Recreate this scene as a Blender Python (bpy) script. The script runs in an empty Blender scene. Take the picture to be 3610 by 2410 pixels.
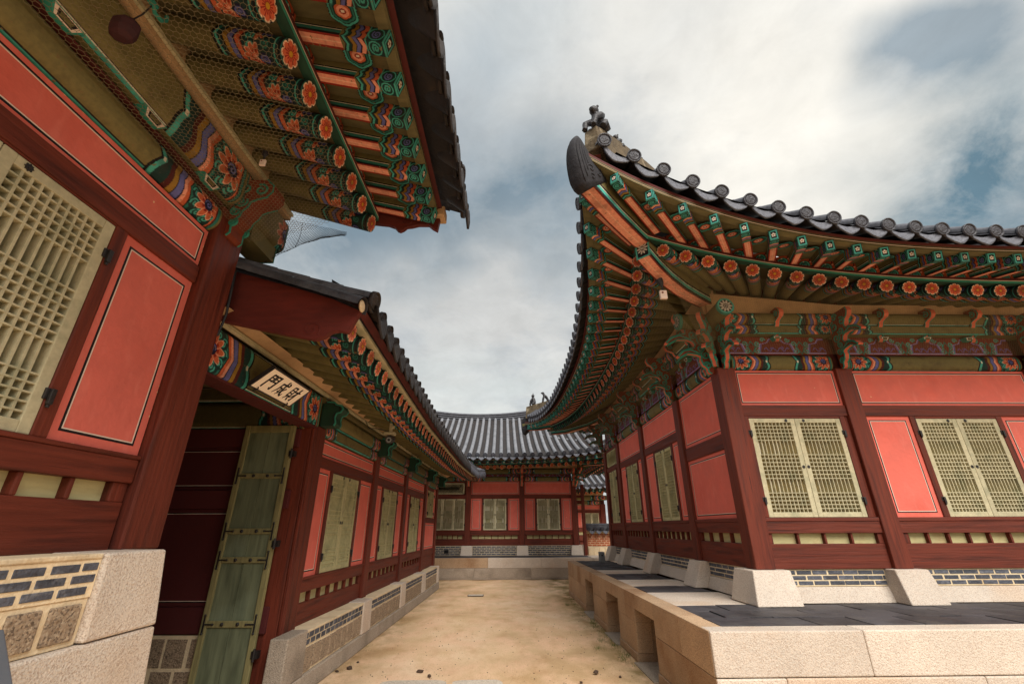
import bpy, bmesh, math, random
import numpy as np
from mathutils import Vector, Matrix, Quaternion
R_ = math.radians
SC = bpy.context.scene
COL = SC.collection
rng = random.Random(7)
npr = np.random.default_rng(7)

# ------------------------------------------------------------------ camera
cam_d = bpy.data.cameras.new("camera")
cam_d.sensor_width = 36.0
cam_d.lens = 36.0 * 1556.5 / 3610.0
cam_d.clip_start = 0.05
cam_d.clip_end = 3000
cam = bpy.data.objects.new("camera", cam_d)
COL.objects.link(cam)
def cam_axes(pit, yaw, roll):
    cp, sp = math.cos(pit), math.sin(pit)
    F = Vector((math.sin(yaw)*cp, math.cos(yaw)*cp, sp))
    X = Vector((math.cos(yaw), -math.sin(yaw), 0))
    U = X.cross(F)
    X2 = math.cos(roll)*X + math.sin(roll)*U
    return X2, X2.cross(F), F
cx_, cu_, cf_ = cam_axes(R_(22.783), R_(1.361), R_(-0.219))
M = Matrix((cx_, cu_, -cf_)).transposed().to_4x4()
M.translation = Vector((0, 0, 1.5))
cam.matrix_world = M
SC.camera = cam

# ------------------------------------------------------------------ light
SUN_EL, SUN_AZ = R_(47), R_(158)          # azimuth clockwise from +Y (behind the camera, to the right)
sun_dir = Vector((math.sin(SUN_AZ)*math.cos(SUN_EL), math.cos(SUN_AZ)*math.cos(SUN_EL), math.sin(SUN_EL)))
sd = bpy.data.lights.new("sun", 'SUN')
sd.energy = 3.1
sd.angle = R_(42)
sd.color = (1.0, 0.945, 0.87)
so = bpy.data.objects.new("sun", sd)
so.rotation_euler = sun_dir.to_track_quat('Z', 'Y').to_euler()
so.location = (8, -20, 30)
COL.objects.link(so)
SC.view_settings.view_transform = 'Standard'
SC.view_settings.look = 'None'
SC.view_settings.gamma = 1
SC.view_settings.exposure = 0.62
SC.cycles.max_bounces = 6
SC.cycles.diffuse_bounces = 4

W = bpy.data.worlds.new("World")
SC.world = W
W.use_nodes = True
def build_world():
    nt = W.node_tree; N = nt.nodes; L = nt.links
    N.clear()
    out = N.new('ShaderNodeOutputWorld'); bg = N.new('ShaderNodeBackground')
    bg.inputs['Strength'].default_value = 0.1
    sky = N.new('ShaderNodeTexSky'); sky.sky_type = 'NISHITA'; sky.sun_disc = False
    sky.sun_elevation = SUN_EL; sky.sun_rotation = SUN_AZ; sky.air_density = 1.2; sky.dust_density = 2.0
    tc = N.new('ShaderNodeTexCoord')
    def math_(op, a, b=None, clamp=False):
        n = N.new('ShaderNodeMath'); n.operation = op; n.use_clamp = clamp
        for i, v in enumerate((a, b)):
            if v is None: continue
            if isinstance(v, (int, float)): n.inputs[i].default_value = v
            else: L.new(v, n.inputs[i])
        return n.outputs[0]
    # cloud plane projection: direction / (z + k)
    sep = N.new('ShaderNodeSeparateXYZ'); L.new(tc.outputs['Generated'], sep.inputs[0])
    zz = math_('ADD', math_('MAXIMUM', sep.outputs['Z'], 0.0), 0.28)
    px = math_('DIVIDE', sep.outputs['X'], zz); py = math_('DIVIDE', sep.outputs['Y'], zz)
    cmb = N.new('ShaderNodeCombineXYZ'); L.new(px, cmb.inputs[0]); L.new(py, cmb.inputs[1])
    def noise(scale, detail, rough, off, vec, dist=0.0):
        mp = N.new('ShaderNodeMapping'); mp.inputs['Location'].default_value = off
        L.new(vec, mp.inputs['Vector'])
        n = N.new('ShaderNodeTexNoise'); n.inputs['Scale'].default_value = scale
        n.inputs['Detail'].default_value = detail; n.inputs['Roughness'].default_value = rough
        n.inputs['Distortion'].default_value = dist
        L.new(mp.outputs[0], n.inputs['Vector']); return n
    nw = noise(2.2, 3, .5, (4.1, 2.0, 0), cmb.outputs[0])
    # warp of directions for the shaped patches
    wsub = N.new('ShaderNodeVectorMath'); wsub.operation = 'SUBTRACT'; L.new(nw.outputs['Color'], wsub.inputs[0]); wsub.inputs[1].default_value = (.5, .5, .5)
    wsc = N.new('ShaderNodeVectorMath'); wsc.operation = 'SCALE'; L.new(wsub.outputs[0], wsc.inputs[0]); wsc.inputs['Scale'].default_value = 0.34
    wad = N.new('ShaderNodeVectorMath'); wad.operation = 'ADD'; L.new(tc.outputs['Generated'], wad.inputs[0]); L.new(wsc.outputs[0], wad.inputs[1])
    def blob(d, rad, stretch=None):
        # soft patch around direction d; stretch = (axis vector, factor)
        d = Vector(d).normalized()
        s = N.new('ShaderNodeVectorMath'); s.operation = 'SUBTRACT'; L.new(wad.outputs[0], s.inputs[0]); s.inputs[1].default_value = d
        v = s.outputs[0]
        ln = N.new('ShaderNodeVectorMath'); ln.operation = 'LENGTH'
        if stretch:
            ax, fac = Vector(stretch[0]).normalized(), stretch[1]
            dp = N.new('ShaderNodeVectorMath'); dp.operation = 'DOT_PRODUCT'; L.new(v, dp.inputs[0]); dp.inputs[1].default_value = ax
            k = math_('MULTIPLY', dp.outputs['Value'], fac - 1.0)
            sc2 = N.new('ShaderNodeVectorMath'); sc2.operation = 'SCALE'; sc2.inputs[0].default_value = ax; L.new(k, sc2.inputs['Scale'])
            ad = N.new('ShaderNodeVectorMath'); ad.operation = 'ADD'; L.new(v, ad.inputs[0]); L.new(sc2.outputs[0], ad.inputs[1]); v = ad.outputs[0]
        L.new(v, ln.inputs[0])
        mr = N.new('ShaderNodeMapRange'); mr.interpolation_type = 'SMOOTHSTEP'
        L.new(ln.outputs['Value'], mr.inputs[0]); mr.inputs[1].default_value = rad; mr.inputs[2].default_value = rad*0.1
        mr.inputs[3].default_value = 0; mr.inputs[4].default_value = 1
        return mr.outputs[0]
    n1 = noise(1.35, 9, .60, (0.3, 1.7, 0), cmb.outputs[0], .25)
    n2 = noise(3.9, 10, .62, (3.3, 0.7, 0), cmb.outputs[0], .3)
    def ramp(fac, stops):
        r = N.new('ShaderNodeValToRGB'); L.new(fac, r.inputs[0])
        e = r.color_ramp.elements
        while len(e) < len(stops): e.new(0.5)
        for i, (p, c) in enumerate(stops): e[i].position = p; e[i].color = (*c, 1)
        return r.outputs[0]
    def mix(fac, a, b, mode='MIX'):
        m = N.new('ShaderNodeMix'); m.data_type = 'RGBA'; m.blend_type = mode
        if isinstance(fac, (int, float)): m.inputs[0].default_value = fac
        else: L.new(fac, m.inputs[0])
        for i, v in ((6, a), (7, b)):
            if isinstance(v, tuple): m.inputs[i].default_value = (*v, 1)
            else: L.new(v, m.inputs[i])
        return m.outputs[2]
    k = 10.0
    bright = (0.61*k, 0.595*k, 0.55*k); greyc = (0.33*k, 0.355*k, 0.37*k); dark = (0.155*k, 0.205*k, 0.245*k)
    tot = math_('ADD', math_('MULTIPLY', n1.outputs['Fac'], .7), math_('MULTIPLY', n2.outputs['Fac'], .3))
    base = ramp(tot, [(.40, tuple(c*.1 for c in greyc)), (.485, tuple(c*.1 for c in tuple(.5*(a+b) for a, b in zip(greyc, bright)))), (.56, tuple(c*.1 for c in bright))])
    sc10 = mix(1.0, base, (10, 10, 10), 'MULTIPLY')
    c = mix(0.10, sc10, sky.outputs[0])
    for (d, rad, st, amt, colr) in SKY_PATCHES:
        b = blob(d, rad, st)
        b = math_('MULTIPLY', b, math_('ADD', math_('MULTIPLY', n2.outputs['Fac'], 2.6), -.22), True)
        c = mix(math_('MULTIPLY', b, amt), c, tuple(v*k for v in colr))
    n3 = noise(7.5, 9, .65, (1.3, 5.7, 0), cmb.outputs[0], .4)
    mr3 = N.new('ShaderNodeMapRange'); L.new(n3.outputs['Fac'], mr3.inputs[0])
    for i, v in enumerate((.33, .67, .93, 1.06)): mr3.inputs[i+1].default_value = v
    cg = N.new('ShaderNodeCombineXYZ')
    for i in range(3): L.new(mr3.outputs[0], cg.inputs[i])
    c = mix(1.0, c, cg.outputs[0], 'MULTIPLY')
    L.new(c, bg.inputs['Color']); L.new(bg.outputs[0], out.inputs[0])
def dirpx(u, v):   # a world direction as seen in the sky of the place
    return cx_*((u-1805)/1556.5) + cu_*((1205-v)/1556.5) + cf_
SKY_PATCHES = [
    (dirpx(2650, 160), .60, None, .65, (.60, .585, .545)),
    (dirpx(2850, 620), .42, None, .9, (.66, .635, .58)),
    (dirpx(3330, 110), .125, (cx_ + .25*cu_, .42), .9, (.20, .25, .29)),
    (dirpx(3600, 580), .24, (cx_ + .5*cu_, .5), 1.0, (.095, .16, .205)),
    (dirpx(1480, 880), .36, (cx_ + .1*cu_, .5), .95, (.125, .18, .225)),
    (dirpx(1640, 330), .25, None, .55, (.25, .29, .325)),
    (dirpx(1900, 60), .22, None, .5, (.30, .35, .385)),
    (dirpx(1650, 1180), .30, (cx_, .6), .8, (.46, .455, .44)),
    (dirpx(1650, 1400), .16, (cx_, .5), .6, (.42, .46, .46)),
]
build_world()

# ------------------------------------------------------------------ materials
def lin(c):
    c = np.asarray(c, float)/255.0
    return np.where(c <= .04045, c/12.92, ((c+.055)/1.055)**2.4)
MATS = {}
def mat(name, col, rough=.75, var=.25, scale=(6, 6, 6), detail=6, bump=.15, bscale=None, dark=None, light=None, attr=False, spec=.3, speck=None, flake=None):
    """procedural surface: base colour broken up by stretched noise, optional stains, specks, paint flakes, relief"""
    if name in MATS: return MATS[name]
    m = bpy.data.materials.new(name); m.use_nodes = True
    nt = m.node_tree; N = nt.nodes; L = nt.links
    p = N['Principled BSDF']; p.inputs['Roughness'].default_value = rough
    p.inputs['Specular IOR Level'].default_value = spec
    tc = N.new('ShaderNodeTexCoord'); mp = N.new('ShaderNodeMapping'); mp.inputs['Scale'].default_value = scale
    L.new(tc.outputs['Object'], mp.inputs[0])
    no = N.new('ShaderNodeTexNoise'); no.inputs['Scale'].default_value = 1; no.inputs['Detail'].default_value = detail; no.inputs['Roughness'].default_value = .62
    L.new(mp.outputs[0], no.inputs['Vector'])
    def mixc(fac, a, b, mode='MIX'):
        n = N.new('ShaderNodeMix'); n.data_type = 'RGBA'; n.blend_type = mode
        if isinstance(fac, (int, float)): n.inputs[0].default_value = fac
        else: L.new(fac, n.inputs[0])
        for i, v in ((6, a), (7, b)):
            if isinstance(v, (tuple, list, np.ndarray)): n.inputs[i].default_value = (*[float(x) for x in v], 1)
            else: L.new(v, n.inputs[i])
        return n.outputs[2]
    def rng_(fac, a, b, c, d):
        n = N.new('ShaderNodeMapRange'); L.new(fac, n.inputs[0])
        for i, v in enumerate((a, b, c, d)): n.inputs[i+1].default_value = v
        return n.outputs[0]
    if name == 'painted ornament':   # each painted member faded differently; under-eave shade also darkens the colour
        oi = N.new('ShaderNodeObjectInfo'); vm = N.new('ShaderNodeVectorMath'); vm.operation = 'ADD'; L.new(tc.outputs['Object'], vm.inputs[0])
        cb = N.new('ShaderNodeCombineXYZ'); ml = N.new('ShaderNodeMath'); ml.operation = 'MULTIPLY'; ml.inputs[1].default_value = 37; L.new(oi.outputs['Random'], ml.inputs[0])
        for i in range(3): L.new(ml.outputs[0], cb.inputs[i])
        L.new(cb.outputs[0], vm.inputs[1]); off_src = vm.outputs[0]; L.new(off_src, mp.inputs[0]); fade = rng_(oi.outputs['Random'], 0, 1, .60, .92)
    else:
        oi = N.new('ShaderNodeObjectInfo'); vm = N.new('ShaderNodeVectorMath'); vm.operation = 'ADD'; L.new(tc.outputs['Object'], vm.inputs[0])
        cb = N.new('ShaderNodeCombineXYZ'); ml = N.new('ShaderNodeMath'); ml.operation = 'MULTIPLY'; ml.inputs[1].default_value = 53; L.new(oi.outputs['Random'], ml.inputs[0])
        for i in range(3): L.new(ml.outputs[0], cb.inputs[i])
        L.new(cb.outputs[0], vm.inputs[1]); off_src = vm.outputs[0]; L.new(off_src, mp.inputs[0]); fade = rng_(oi.outputs['Random'], 0, 1, .88, 1.08)
    if attr:
        at = N.new('ShaderNodeAttribute'); at.attribute_name = 'Col'; base = at.outputs['Color']
        if not isinstance(attr, bool): base = mixc(1.0, base, col, 'MULTIPLY')
    else:
        base = tuple(col)
    f = rng_(no.outputs['Fac'], .3, .7, 1-var, 1+var)
    if fade is not None:
        fm = N.new('ShaderNodeMath'); fm.operation = 'MULTIPLY'; L.new(f, fm.inputs[0]); L.new(fade, fm.inputs[1]); f = fm.outputs[0]
    cmb = N.new('ShaderNodeCombineXYZ')
    for i in range(3): L.new(f, cmb.inputs[i])
    c = mixc(1.0, base, cmb.outputs[0], 'MULTIPLY')
    def noise2(sc, det, off):
        mp2 = N.new('ShaderNodeMapping'); mp2.inputs['Scale'].default_value = (sc, sc, sc) if isinstance(sc, (int, float)) else sc; mp2.inputs['Location'].default_value = (off, off*1.7, off*.6)
        L.new(off_src, mp2.inputs[0])
        n = N.new('ShaderNodeTexNoise'); n.inputs['Scale'].default_value = 1; n.inputs['Detail'].default_value = det
        L.new(mp2.outputs[0], n.inputs['Vector']); return n.outputs['Fac']
    if dark: c = mixc(rng_(noise2(dark[1], 5, 3.1), .52, .70, 0, dark[2]), c, dark[0])
    if light: c = mixc(rng_(noise2(light[1], 5, 8.3), .55, .72, 0, light[2]), c, light[0])
    if flake: c = mixc(rng_(noise2(flake[1], 4, 5.7), flake[3], flake[3]+.015, 0, flake[2]), c, flake[0])
    if speck:   # granite grains: (dark colour, light colour, scale, amount)
        vo = N.new('ShaderNodeTexVoronoi'); vo.inputs['Scale'].default_value = speck[2]
        L.new(off_src, vo.inputs['Vector'])
        sp = N.new('ShaderNodeSeparateColor'); L.new(vo.outputs['Color'], sp.inputs[0])
        c = mixc(rng_(sp.outputs[0], .70, .78, 0, speck[3]), c, speck[0])
        c = mixc(rng_(sp.outputs[1], .70, .80, 0, speck[3]*.7), c, speck[1])
    L.new(c, p.inputs['Base Color'])
    rr = rng_(no.outputs['Fac'], .3, .7, max(rough-.12, .05), min(rough+.12, 1)); L.new(rr, p.inputs['Roughness'])
    if bump:
        bp = N.new('ShaderNodeBump'); bp.inputs['Strength'].default_value = min(1, bump*2.5); bp.inputs['Distance'].default_value = .012
        if bscale: hgt = noise2(bscale, 6, 1.3)
        else: hgt = no.outputs['Fac']
        L.new(hgt, bp.inputs['Height']); L.new(bp.outputs[0], p.inputs['Normal'])
    MATS[name] = m
    return m
def S(r, g, b): return tuple(float(x) for x in lin((r, g, b)))
RED = S(102, 43, 28)
m_redv = mat('maroon timber upright grain', RED, .62, .28, (38, 38, 1.6), bump=.2, dark=(S(36, 16, 14), (14, 14, 1.2), .6), light=(S(116, 56, 42), (20, 20, 2.5), .35), flake=(S(22, 10, 9), (70, 70, 1.1), .8, .70))
m_redx = mat('maroon timber grain along x', RED, .62, .28, (1.6, 38, 38), bump=.2, dark=(S(36, 16, 14), (1.2, 14, 14), .6), light=(S(116, 56, 42), (2.5, 20, 20), .35), flake=(S(22, 10, 9), (1.1, 70, 70), .8, .70))
m_redy = mat('maroon timber grain along y', RED, .62, .28, (38, 1.6, 38), bump=.2, dark=(S(36, 16, 14), (14, 1.2, 14), .6), light=(S(116, 56, 42), (20, 2.5, 20), .35), flake=(S(22, 10, 9), (70, 1.1, 70), .8, .70))
m_coral = mat('coral wall plaster', S(219, 110, 96), .85, .08, (5, 5, 5), bump=.16, bscale=22, dark=(S(204, 88, 72), 1.7, .5), light=(S(228, 130, 116), (14, 14, 5), .3), flake=(S(225, 190, 150), 17, .9, .745))
m_black = mat('black paint line', S(26, 22, 24), .6, .1, bump=0)
m_white = mat('white paint line', S(226, 205, 190), .7, .1, bump=0)
m_sash = mat('pale olive sash paint', S(190, 182, 150), .7, .16, (22, 22, 22), bump=.12, dark=(S(120, 128, 100), 5, .5), light=(S(206, 200, 168), 9, .4))
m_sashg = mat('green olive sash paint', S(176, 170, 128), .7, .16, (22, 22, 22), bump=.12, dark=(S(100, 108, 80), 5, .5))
m_paper = mat('window paper', S(226, 218, 198), .9, .10, (3, 3, 3), bump=.03, light=(S(226, 216, 190), (40, 40, .8), .5))
m_paperd = mat('dusty window backing boards', S(150, 142, 98), .9, .15, (30, 30, 3), bump=.03, light=(S(222, 212, 186), (28, 28, .9), .75))
m_paperg = mat('dark green window backing', S(36, 38, 30), .9, .15, (30, 30, 3), bump=.03)  # dark olive backing tone behind the lattices
m_slot = mat('cream vent boards', S(186, 178, 132), .85, .2, (3, 3, 16), bump=.08, dark=(S(150, 112, 82), 6, .4))
m_iron = mat('black iron', S(34, 30, 30), .5, .2, (30, 30, 30), bump=.1, spec=.5)
m_granite = mat('pinkish granite', S(204, 192, 178), .85, .10, (3, 3, 3), bump=.25, bscale=90, dark=(S(196, 166, 136), 1.3, .6), speck=(S(150, 122, 104), S(226, 206, 184), 190, .5))
m_graniteb = mat('brown mottled granite', S(186, 156, 124), .85, .14, (2, 2, 2), bump=.25, bscale=90, dark=(S(142, 100, 62), 1.3, .7), light=(S(190, 164, 134), 2.3, .6), speck=(S(90, 70, 58), S(190, 166, 142), 190, .5))  # darker, browner granite, used on the terrace's street face
m_graniteg = mat('grey granite', S(166, 152, 136), .85, .14, (2, 2, 2), bump=.25, bscale=90, dark=(S(110, 98, 84), 1.8, .6), speck=(S(78, 68, 60), S(186, 172, 156), 190, .5))
m_granited = mat('coarse dark granite block', S(150, 130, 108), .9, .2, (12, 12, 12), bump=.5, bscale=50, speck=(S(66, 56, 50), S(196, 176, 150), 130, .6))
m_mortar = mat('cream lime mortar', S(224, 204, 170), .9, .12, (10, 10, 10), bump=.25, bscale=45, dark=(S(170, 136, 92), 3, .5))
m_brick = mat('grey black brick', S(84, 86, 94), .7, .35, (16, 16, 30), bump=.3, bscale=60, light=(S(132, 134, 140), (14, 14, 22), .6), attr=1.0 and (1.0), dark=None)
m_brick.node_tree.nodes  # brick tone comes from a per brick colour attribute
m_rbrick = mat('orange red brick', S(176, 92, 58), .8, .25, (14, 14, 30), bump=.3, bscale=60)
m_tile = mat('charcoal roof tile', S(62, 62, 68), .55, .3, (9, 9, 9), bump=.2, bscale=40, dark=(S(34, 33, 36), 4, .6), light=(S(112, 114, 120), 5, .45), spec=.4)
m_tiled = mat('dark underside of roof tile', S(44, 40, 40), .65, .3, (9, 9, 9), bump=.2, bscale=40, light=(S(82, 70, 58), 5, .35))
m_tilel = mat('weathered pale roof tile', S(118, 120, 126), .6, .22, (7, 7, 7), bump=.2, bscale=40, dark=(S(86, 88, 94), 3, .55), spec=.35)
m_tilem = mat('mid grey roof tile', S(88, 90, 98), .6, .3, (9, 9, 9), bump=.25, bscale=30, dark=(S(44, 45, 50), 6, .6), spec=.35)
m_floor = mat('black floor tile', S(64, 62, 64), .6, .3, (5, 5, 5), bump=.2, bscale=30, dark=(S(36, 34, 38), 3, .6), light=(S(92, 88, 84), 4, .4), attr=1.0)
m_tan = mat('tan plaster', S(190, 156, 120), .9, .15, (8, 8, 8), bump=.15, bscale=30)
m_olive = mat('olive painted boards', S(104, 96, 60), .85, .22, (14, 14, 14), bump=.1, dark=(S(92, 84, 50), 4, .5))
m_olivex = mat('olive soffit boards', S(104, 97, 68), .85, .24, (3, 24, 24), bump=.1, dark=(S(100, 86, 52), 5, .45))
m_green = mat('verdigris green paint', S(52, 136, 118), .7, .15, (12, 12, 12), bump=.06, dark=(S(32, 92, 84), 5, .5))
m_dkgreen = mat('deep green paint', S(34, 66, 52), .75, .25, (12, 12, 12), bump=.06)
m_rust = mat('rust orange paint', S(122, 56, 36), .75, .25, (14, 14, 14), bump=.06, dark=(S(96, 40, 28), 6, .5))
m_pink = mat('salmon orange paint', S(206, 104, 78), .7, .14, (12, 12, 12), bump=.06, light=(S(226, 140, 112), 8, .4))
m_maroon = mat('dark maroon board', S(84, 34, 32), .75, .25, (10, 10, 10), bump=.1)
m_bmaroon = mat('bargeboard maroon', S(94, 38, 32), .7, .2, (5, 26, 26), bump=.12, dark=(S(66, 26, 24), 3, .5), light=(S(160, 54, 40), 2.2, .3))
m_paint = mat('painted ornament', (1, 1, 1), .75, .18, (40, 40, 40), bump=.05, attr=True, dark=(S(60, 46, 34), 7, .45), flake=(S(120, 100, 66), (34, 34, 34), .8, .66))
m_lime = mat('weathered lime ridge', S(96, 84, 66), .9, .3, (9, 9, 9), bump=.35, bscale=30, dark=(S(62, 52, 40), (11, 11, 5), .95), light=(S(196, 180, 150), 5, .6))
m_door = mat('green plank door', S(112, 118, 92), .75, .22, (26, 26, 2), bump=.15, dark=(S(70, 76, 58), (9, 9, 2), .7), light=(S(126, 138, 116), 2.2, .5))
m_doorf = mat('door stile paint', S(134, 126, 86), .75, .25, (30, 30, 3), bump=.15, dark=(S(104, 100, 68), 6, .5))
m_wire = mat('galvanised net wire', S(122, 108, 78), .6, .2, bump=0, spec=.5)
m_wired = mat('net wire darkened as backlit', S(46, 42, 40), .7, .2, bump=0, spec=.3)  # same net wire, its backlit darkness put into the colour
m_sign = mat('signboard pale wood', S(255, 240, 222), .75, .05, (20, 3, 20), bump=.05)
m_figure = mat('black glazed clay', S(40, 38, 42), .5, .25, (20, 20, 20), bump=.3, bscale=40, spec=.45)
m_plastic = mat('grey metal box', S(120, 122, 122), .5, .08, bump=.03, spec=.5)
m_panel = mat('dark grey sign panel', S(84, 88, 94), .45, .05, bump=.0, spec=.5)
m_stone = mat('dark pebble', S(74, 58, 48), .9, .3, (30, 30, 30), bump=.3)
m_flag = mat('pale flagstone', S(196, 184, 168), .9, .12, (4, 4, 4), bump=.25, bscale=60, speck=(S(140, 128, 116), S(220, 210, 196), 90, .5))
m_grass = mat('short grass', S(92, 104, 48), .9, .3, (9, 9, 9), bump=0)
def ground_mat():
    m = bpy.data.materials.new('sandy ground'); m.use_nodes = True
    nt = m.node_tree; N = nt.nodes; L = nt.links; p = N['Principled BSDF']; p.inputs['Roughness'].default_value = .95; p.inputs['Specular IOR Level'].default_value = .1
    tc = N.new('ShaderNodeTexCoord')
    def noise(sc, det, loc=(0, 0, 0), rough=.6):
        mp = N.new('ShaderNodeMapping'); mp.inputs['Location'].default_value = loc
        mp.inputs['Scale'].default_value = sc if isinstance(sc, tuple) else (sc, sc, sc); L.new(tc.outputs['Object'], mp.inputs[0])
        n = N.new('ShaderNodeTexNoise'); n.inputs['Scale'].default_value = 1; n.inputs['Detail'].default_value = det; n.inputs['Roughness'].default_value = rough
        L.new(mp.outputs[0], n.inputs['Vector']); return n.outputs['Fac']
    def ramp(fac, stops):
        r = N.new('ShaderNodeValToRGB'); L.new(fac, r.inputs[0]); e = r.color_ramp.elements
        while len(e) < len(stops): e.new(.5)
        for i, (q, c) in enumerate(stops): e[i].position = q; e[i].color = (*c, 1)
        return r.outputs[0]
    def mix(fac, a, b, mode='MIX'):
        n = N.new('ShaderNodeMix'); n.data_type = 'RGBA'; n.blend_type = mode
        if isinstance(fac, (int, float)): n.inputs[0].default_value = fac
        else: L.new(fac, n.inputs[0])
        for i, v in ((6, a), (7, b)):
            if isinstance(v, tuple): n.inputs[i].default_value = (*v, 1)
            else: L.new(v, n.inputs[i])
        return n.outputs[2]
    big = noise((.55, .4, 1), 4, (2, 1, 0)); mid = noise((2.2, 1.4, 1), 6, (5, 2, 0)); fine = noise(60, 4); grit = noise(160, 3, (3, 3, 0))
    c = ramp(big, [(.34, S(190, 160, 122)), (.5, S(216, 186, 148)), (.64, S(232, 204, 172))])
    c = mix(ramp(mid, [(.42, (0, 0, 0)), (.66, (.75, .75, .75))]), c, S(230, 192, 160))
    c = mix(ramp(noise((1.1, .8, 1), 5, (9, 4, 0)), [(.55, (0, 0, 0)), (.72, (.55, .55, .55))]), c, S(176, 140, 92))
    c = mix(ramp(fine, [(.56, (0, 0, 0)), (.72, (.6, .6, .6))]), c, S(150, 108, 70))
    c = mix(ramp(grit, [(.62, (0, 0, 0)), (.74, (.7, .7, .7))]), c, S(112, 74, 50))
    sx = N.new('ShaderNodeSeparateXYZ'); L.new(tc.outputs['Object'], sx.inputs[0])
    def mr(src, a, b, c0, d0):
        n = N.new('ShaderNodeMapRange'); L.new(src, n.inputs[0])
        for i, v in enumerate((a, b, c0, d0)): n.inputs[i+1].default_value = v
        return n.outputs[0]
    def mul(a, b):
        n = N.new('ShaderNodeMath'); n.operation = 'MULTIPLY'; L.new(a, n.inputs[0]); L.new(b, n.inputs[1]); return n.outputs[0]
    patch = mr(noise((3.2, 1.8, 1), 6, (7, 7, 0)), .40, .60, 0, 1)
    c = mix(mul(mr(sx.outputs[0], 1.05, 1.6, 0, .85), patch), c, S(126, 108, 62))
    c = mix(mul(mr(sx.outputs[0], -1.35, -1.85, 0, .7), patch), c, S(136, 110, 66))
    track = mr(noise((5, 2.2, 1), 7, (2, 9, 0)), .50, .66, 0, .28)
    c = mix(track, c, S(182, 138, 98))
    # mossy tint along the foot of the terrace and of the gallery, where the damp earth is (fixed world strips)
    L.new(c, p.inputs['Base Color'])
    b = N.new('ShaderNodeBump'); b.inputs['Strength'].default_value = .7; b.inputs['Distance'].default_value = .02
    ad = N.new('ShaderNodeMath'); ad.operation = 'ADD'; L.new(fine, ad.inputs[0]); L.new(mid, ad.inputs[1])
    L.new(ad.outputs[0], b.inputs['Height']); L.new(b.outputs[0], p.inputs['Normal'])
    return m
m_ground = ground_mat()

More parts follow.
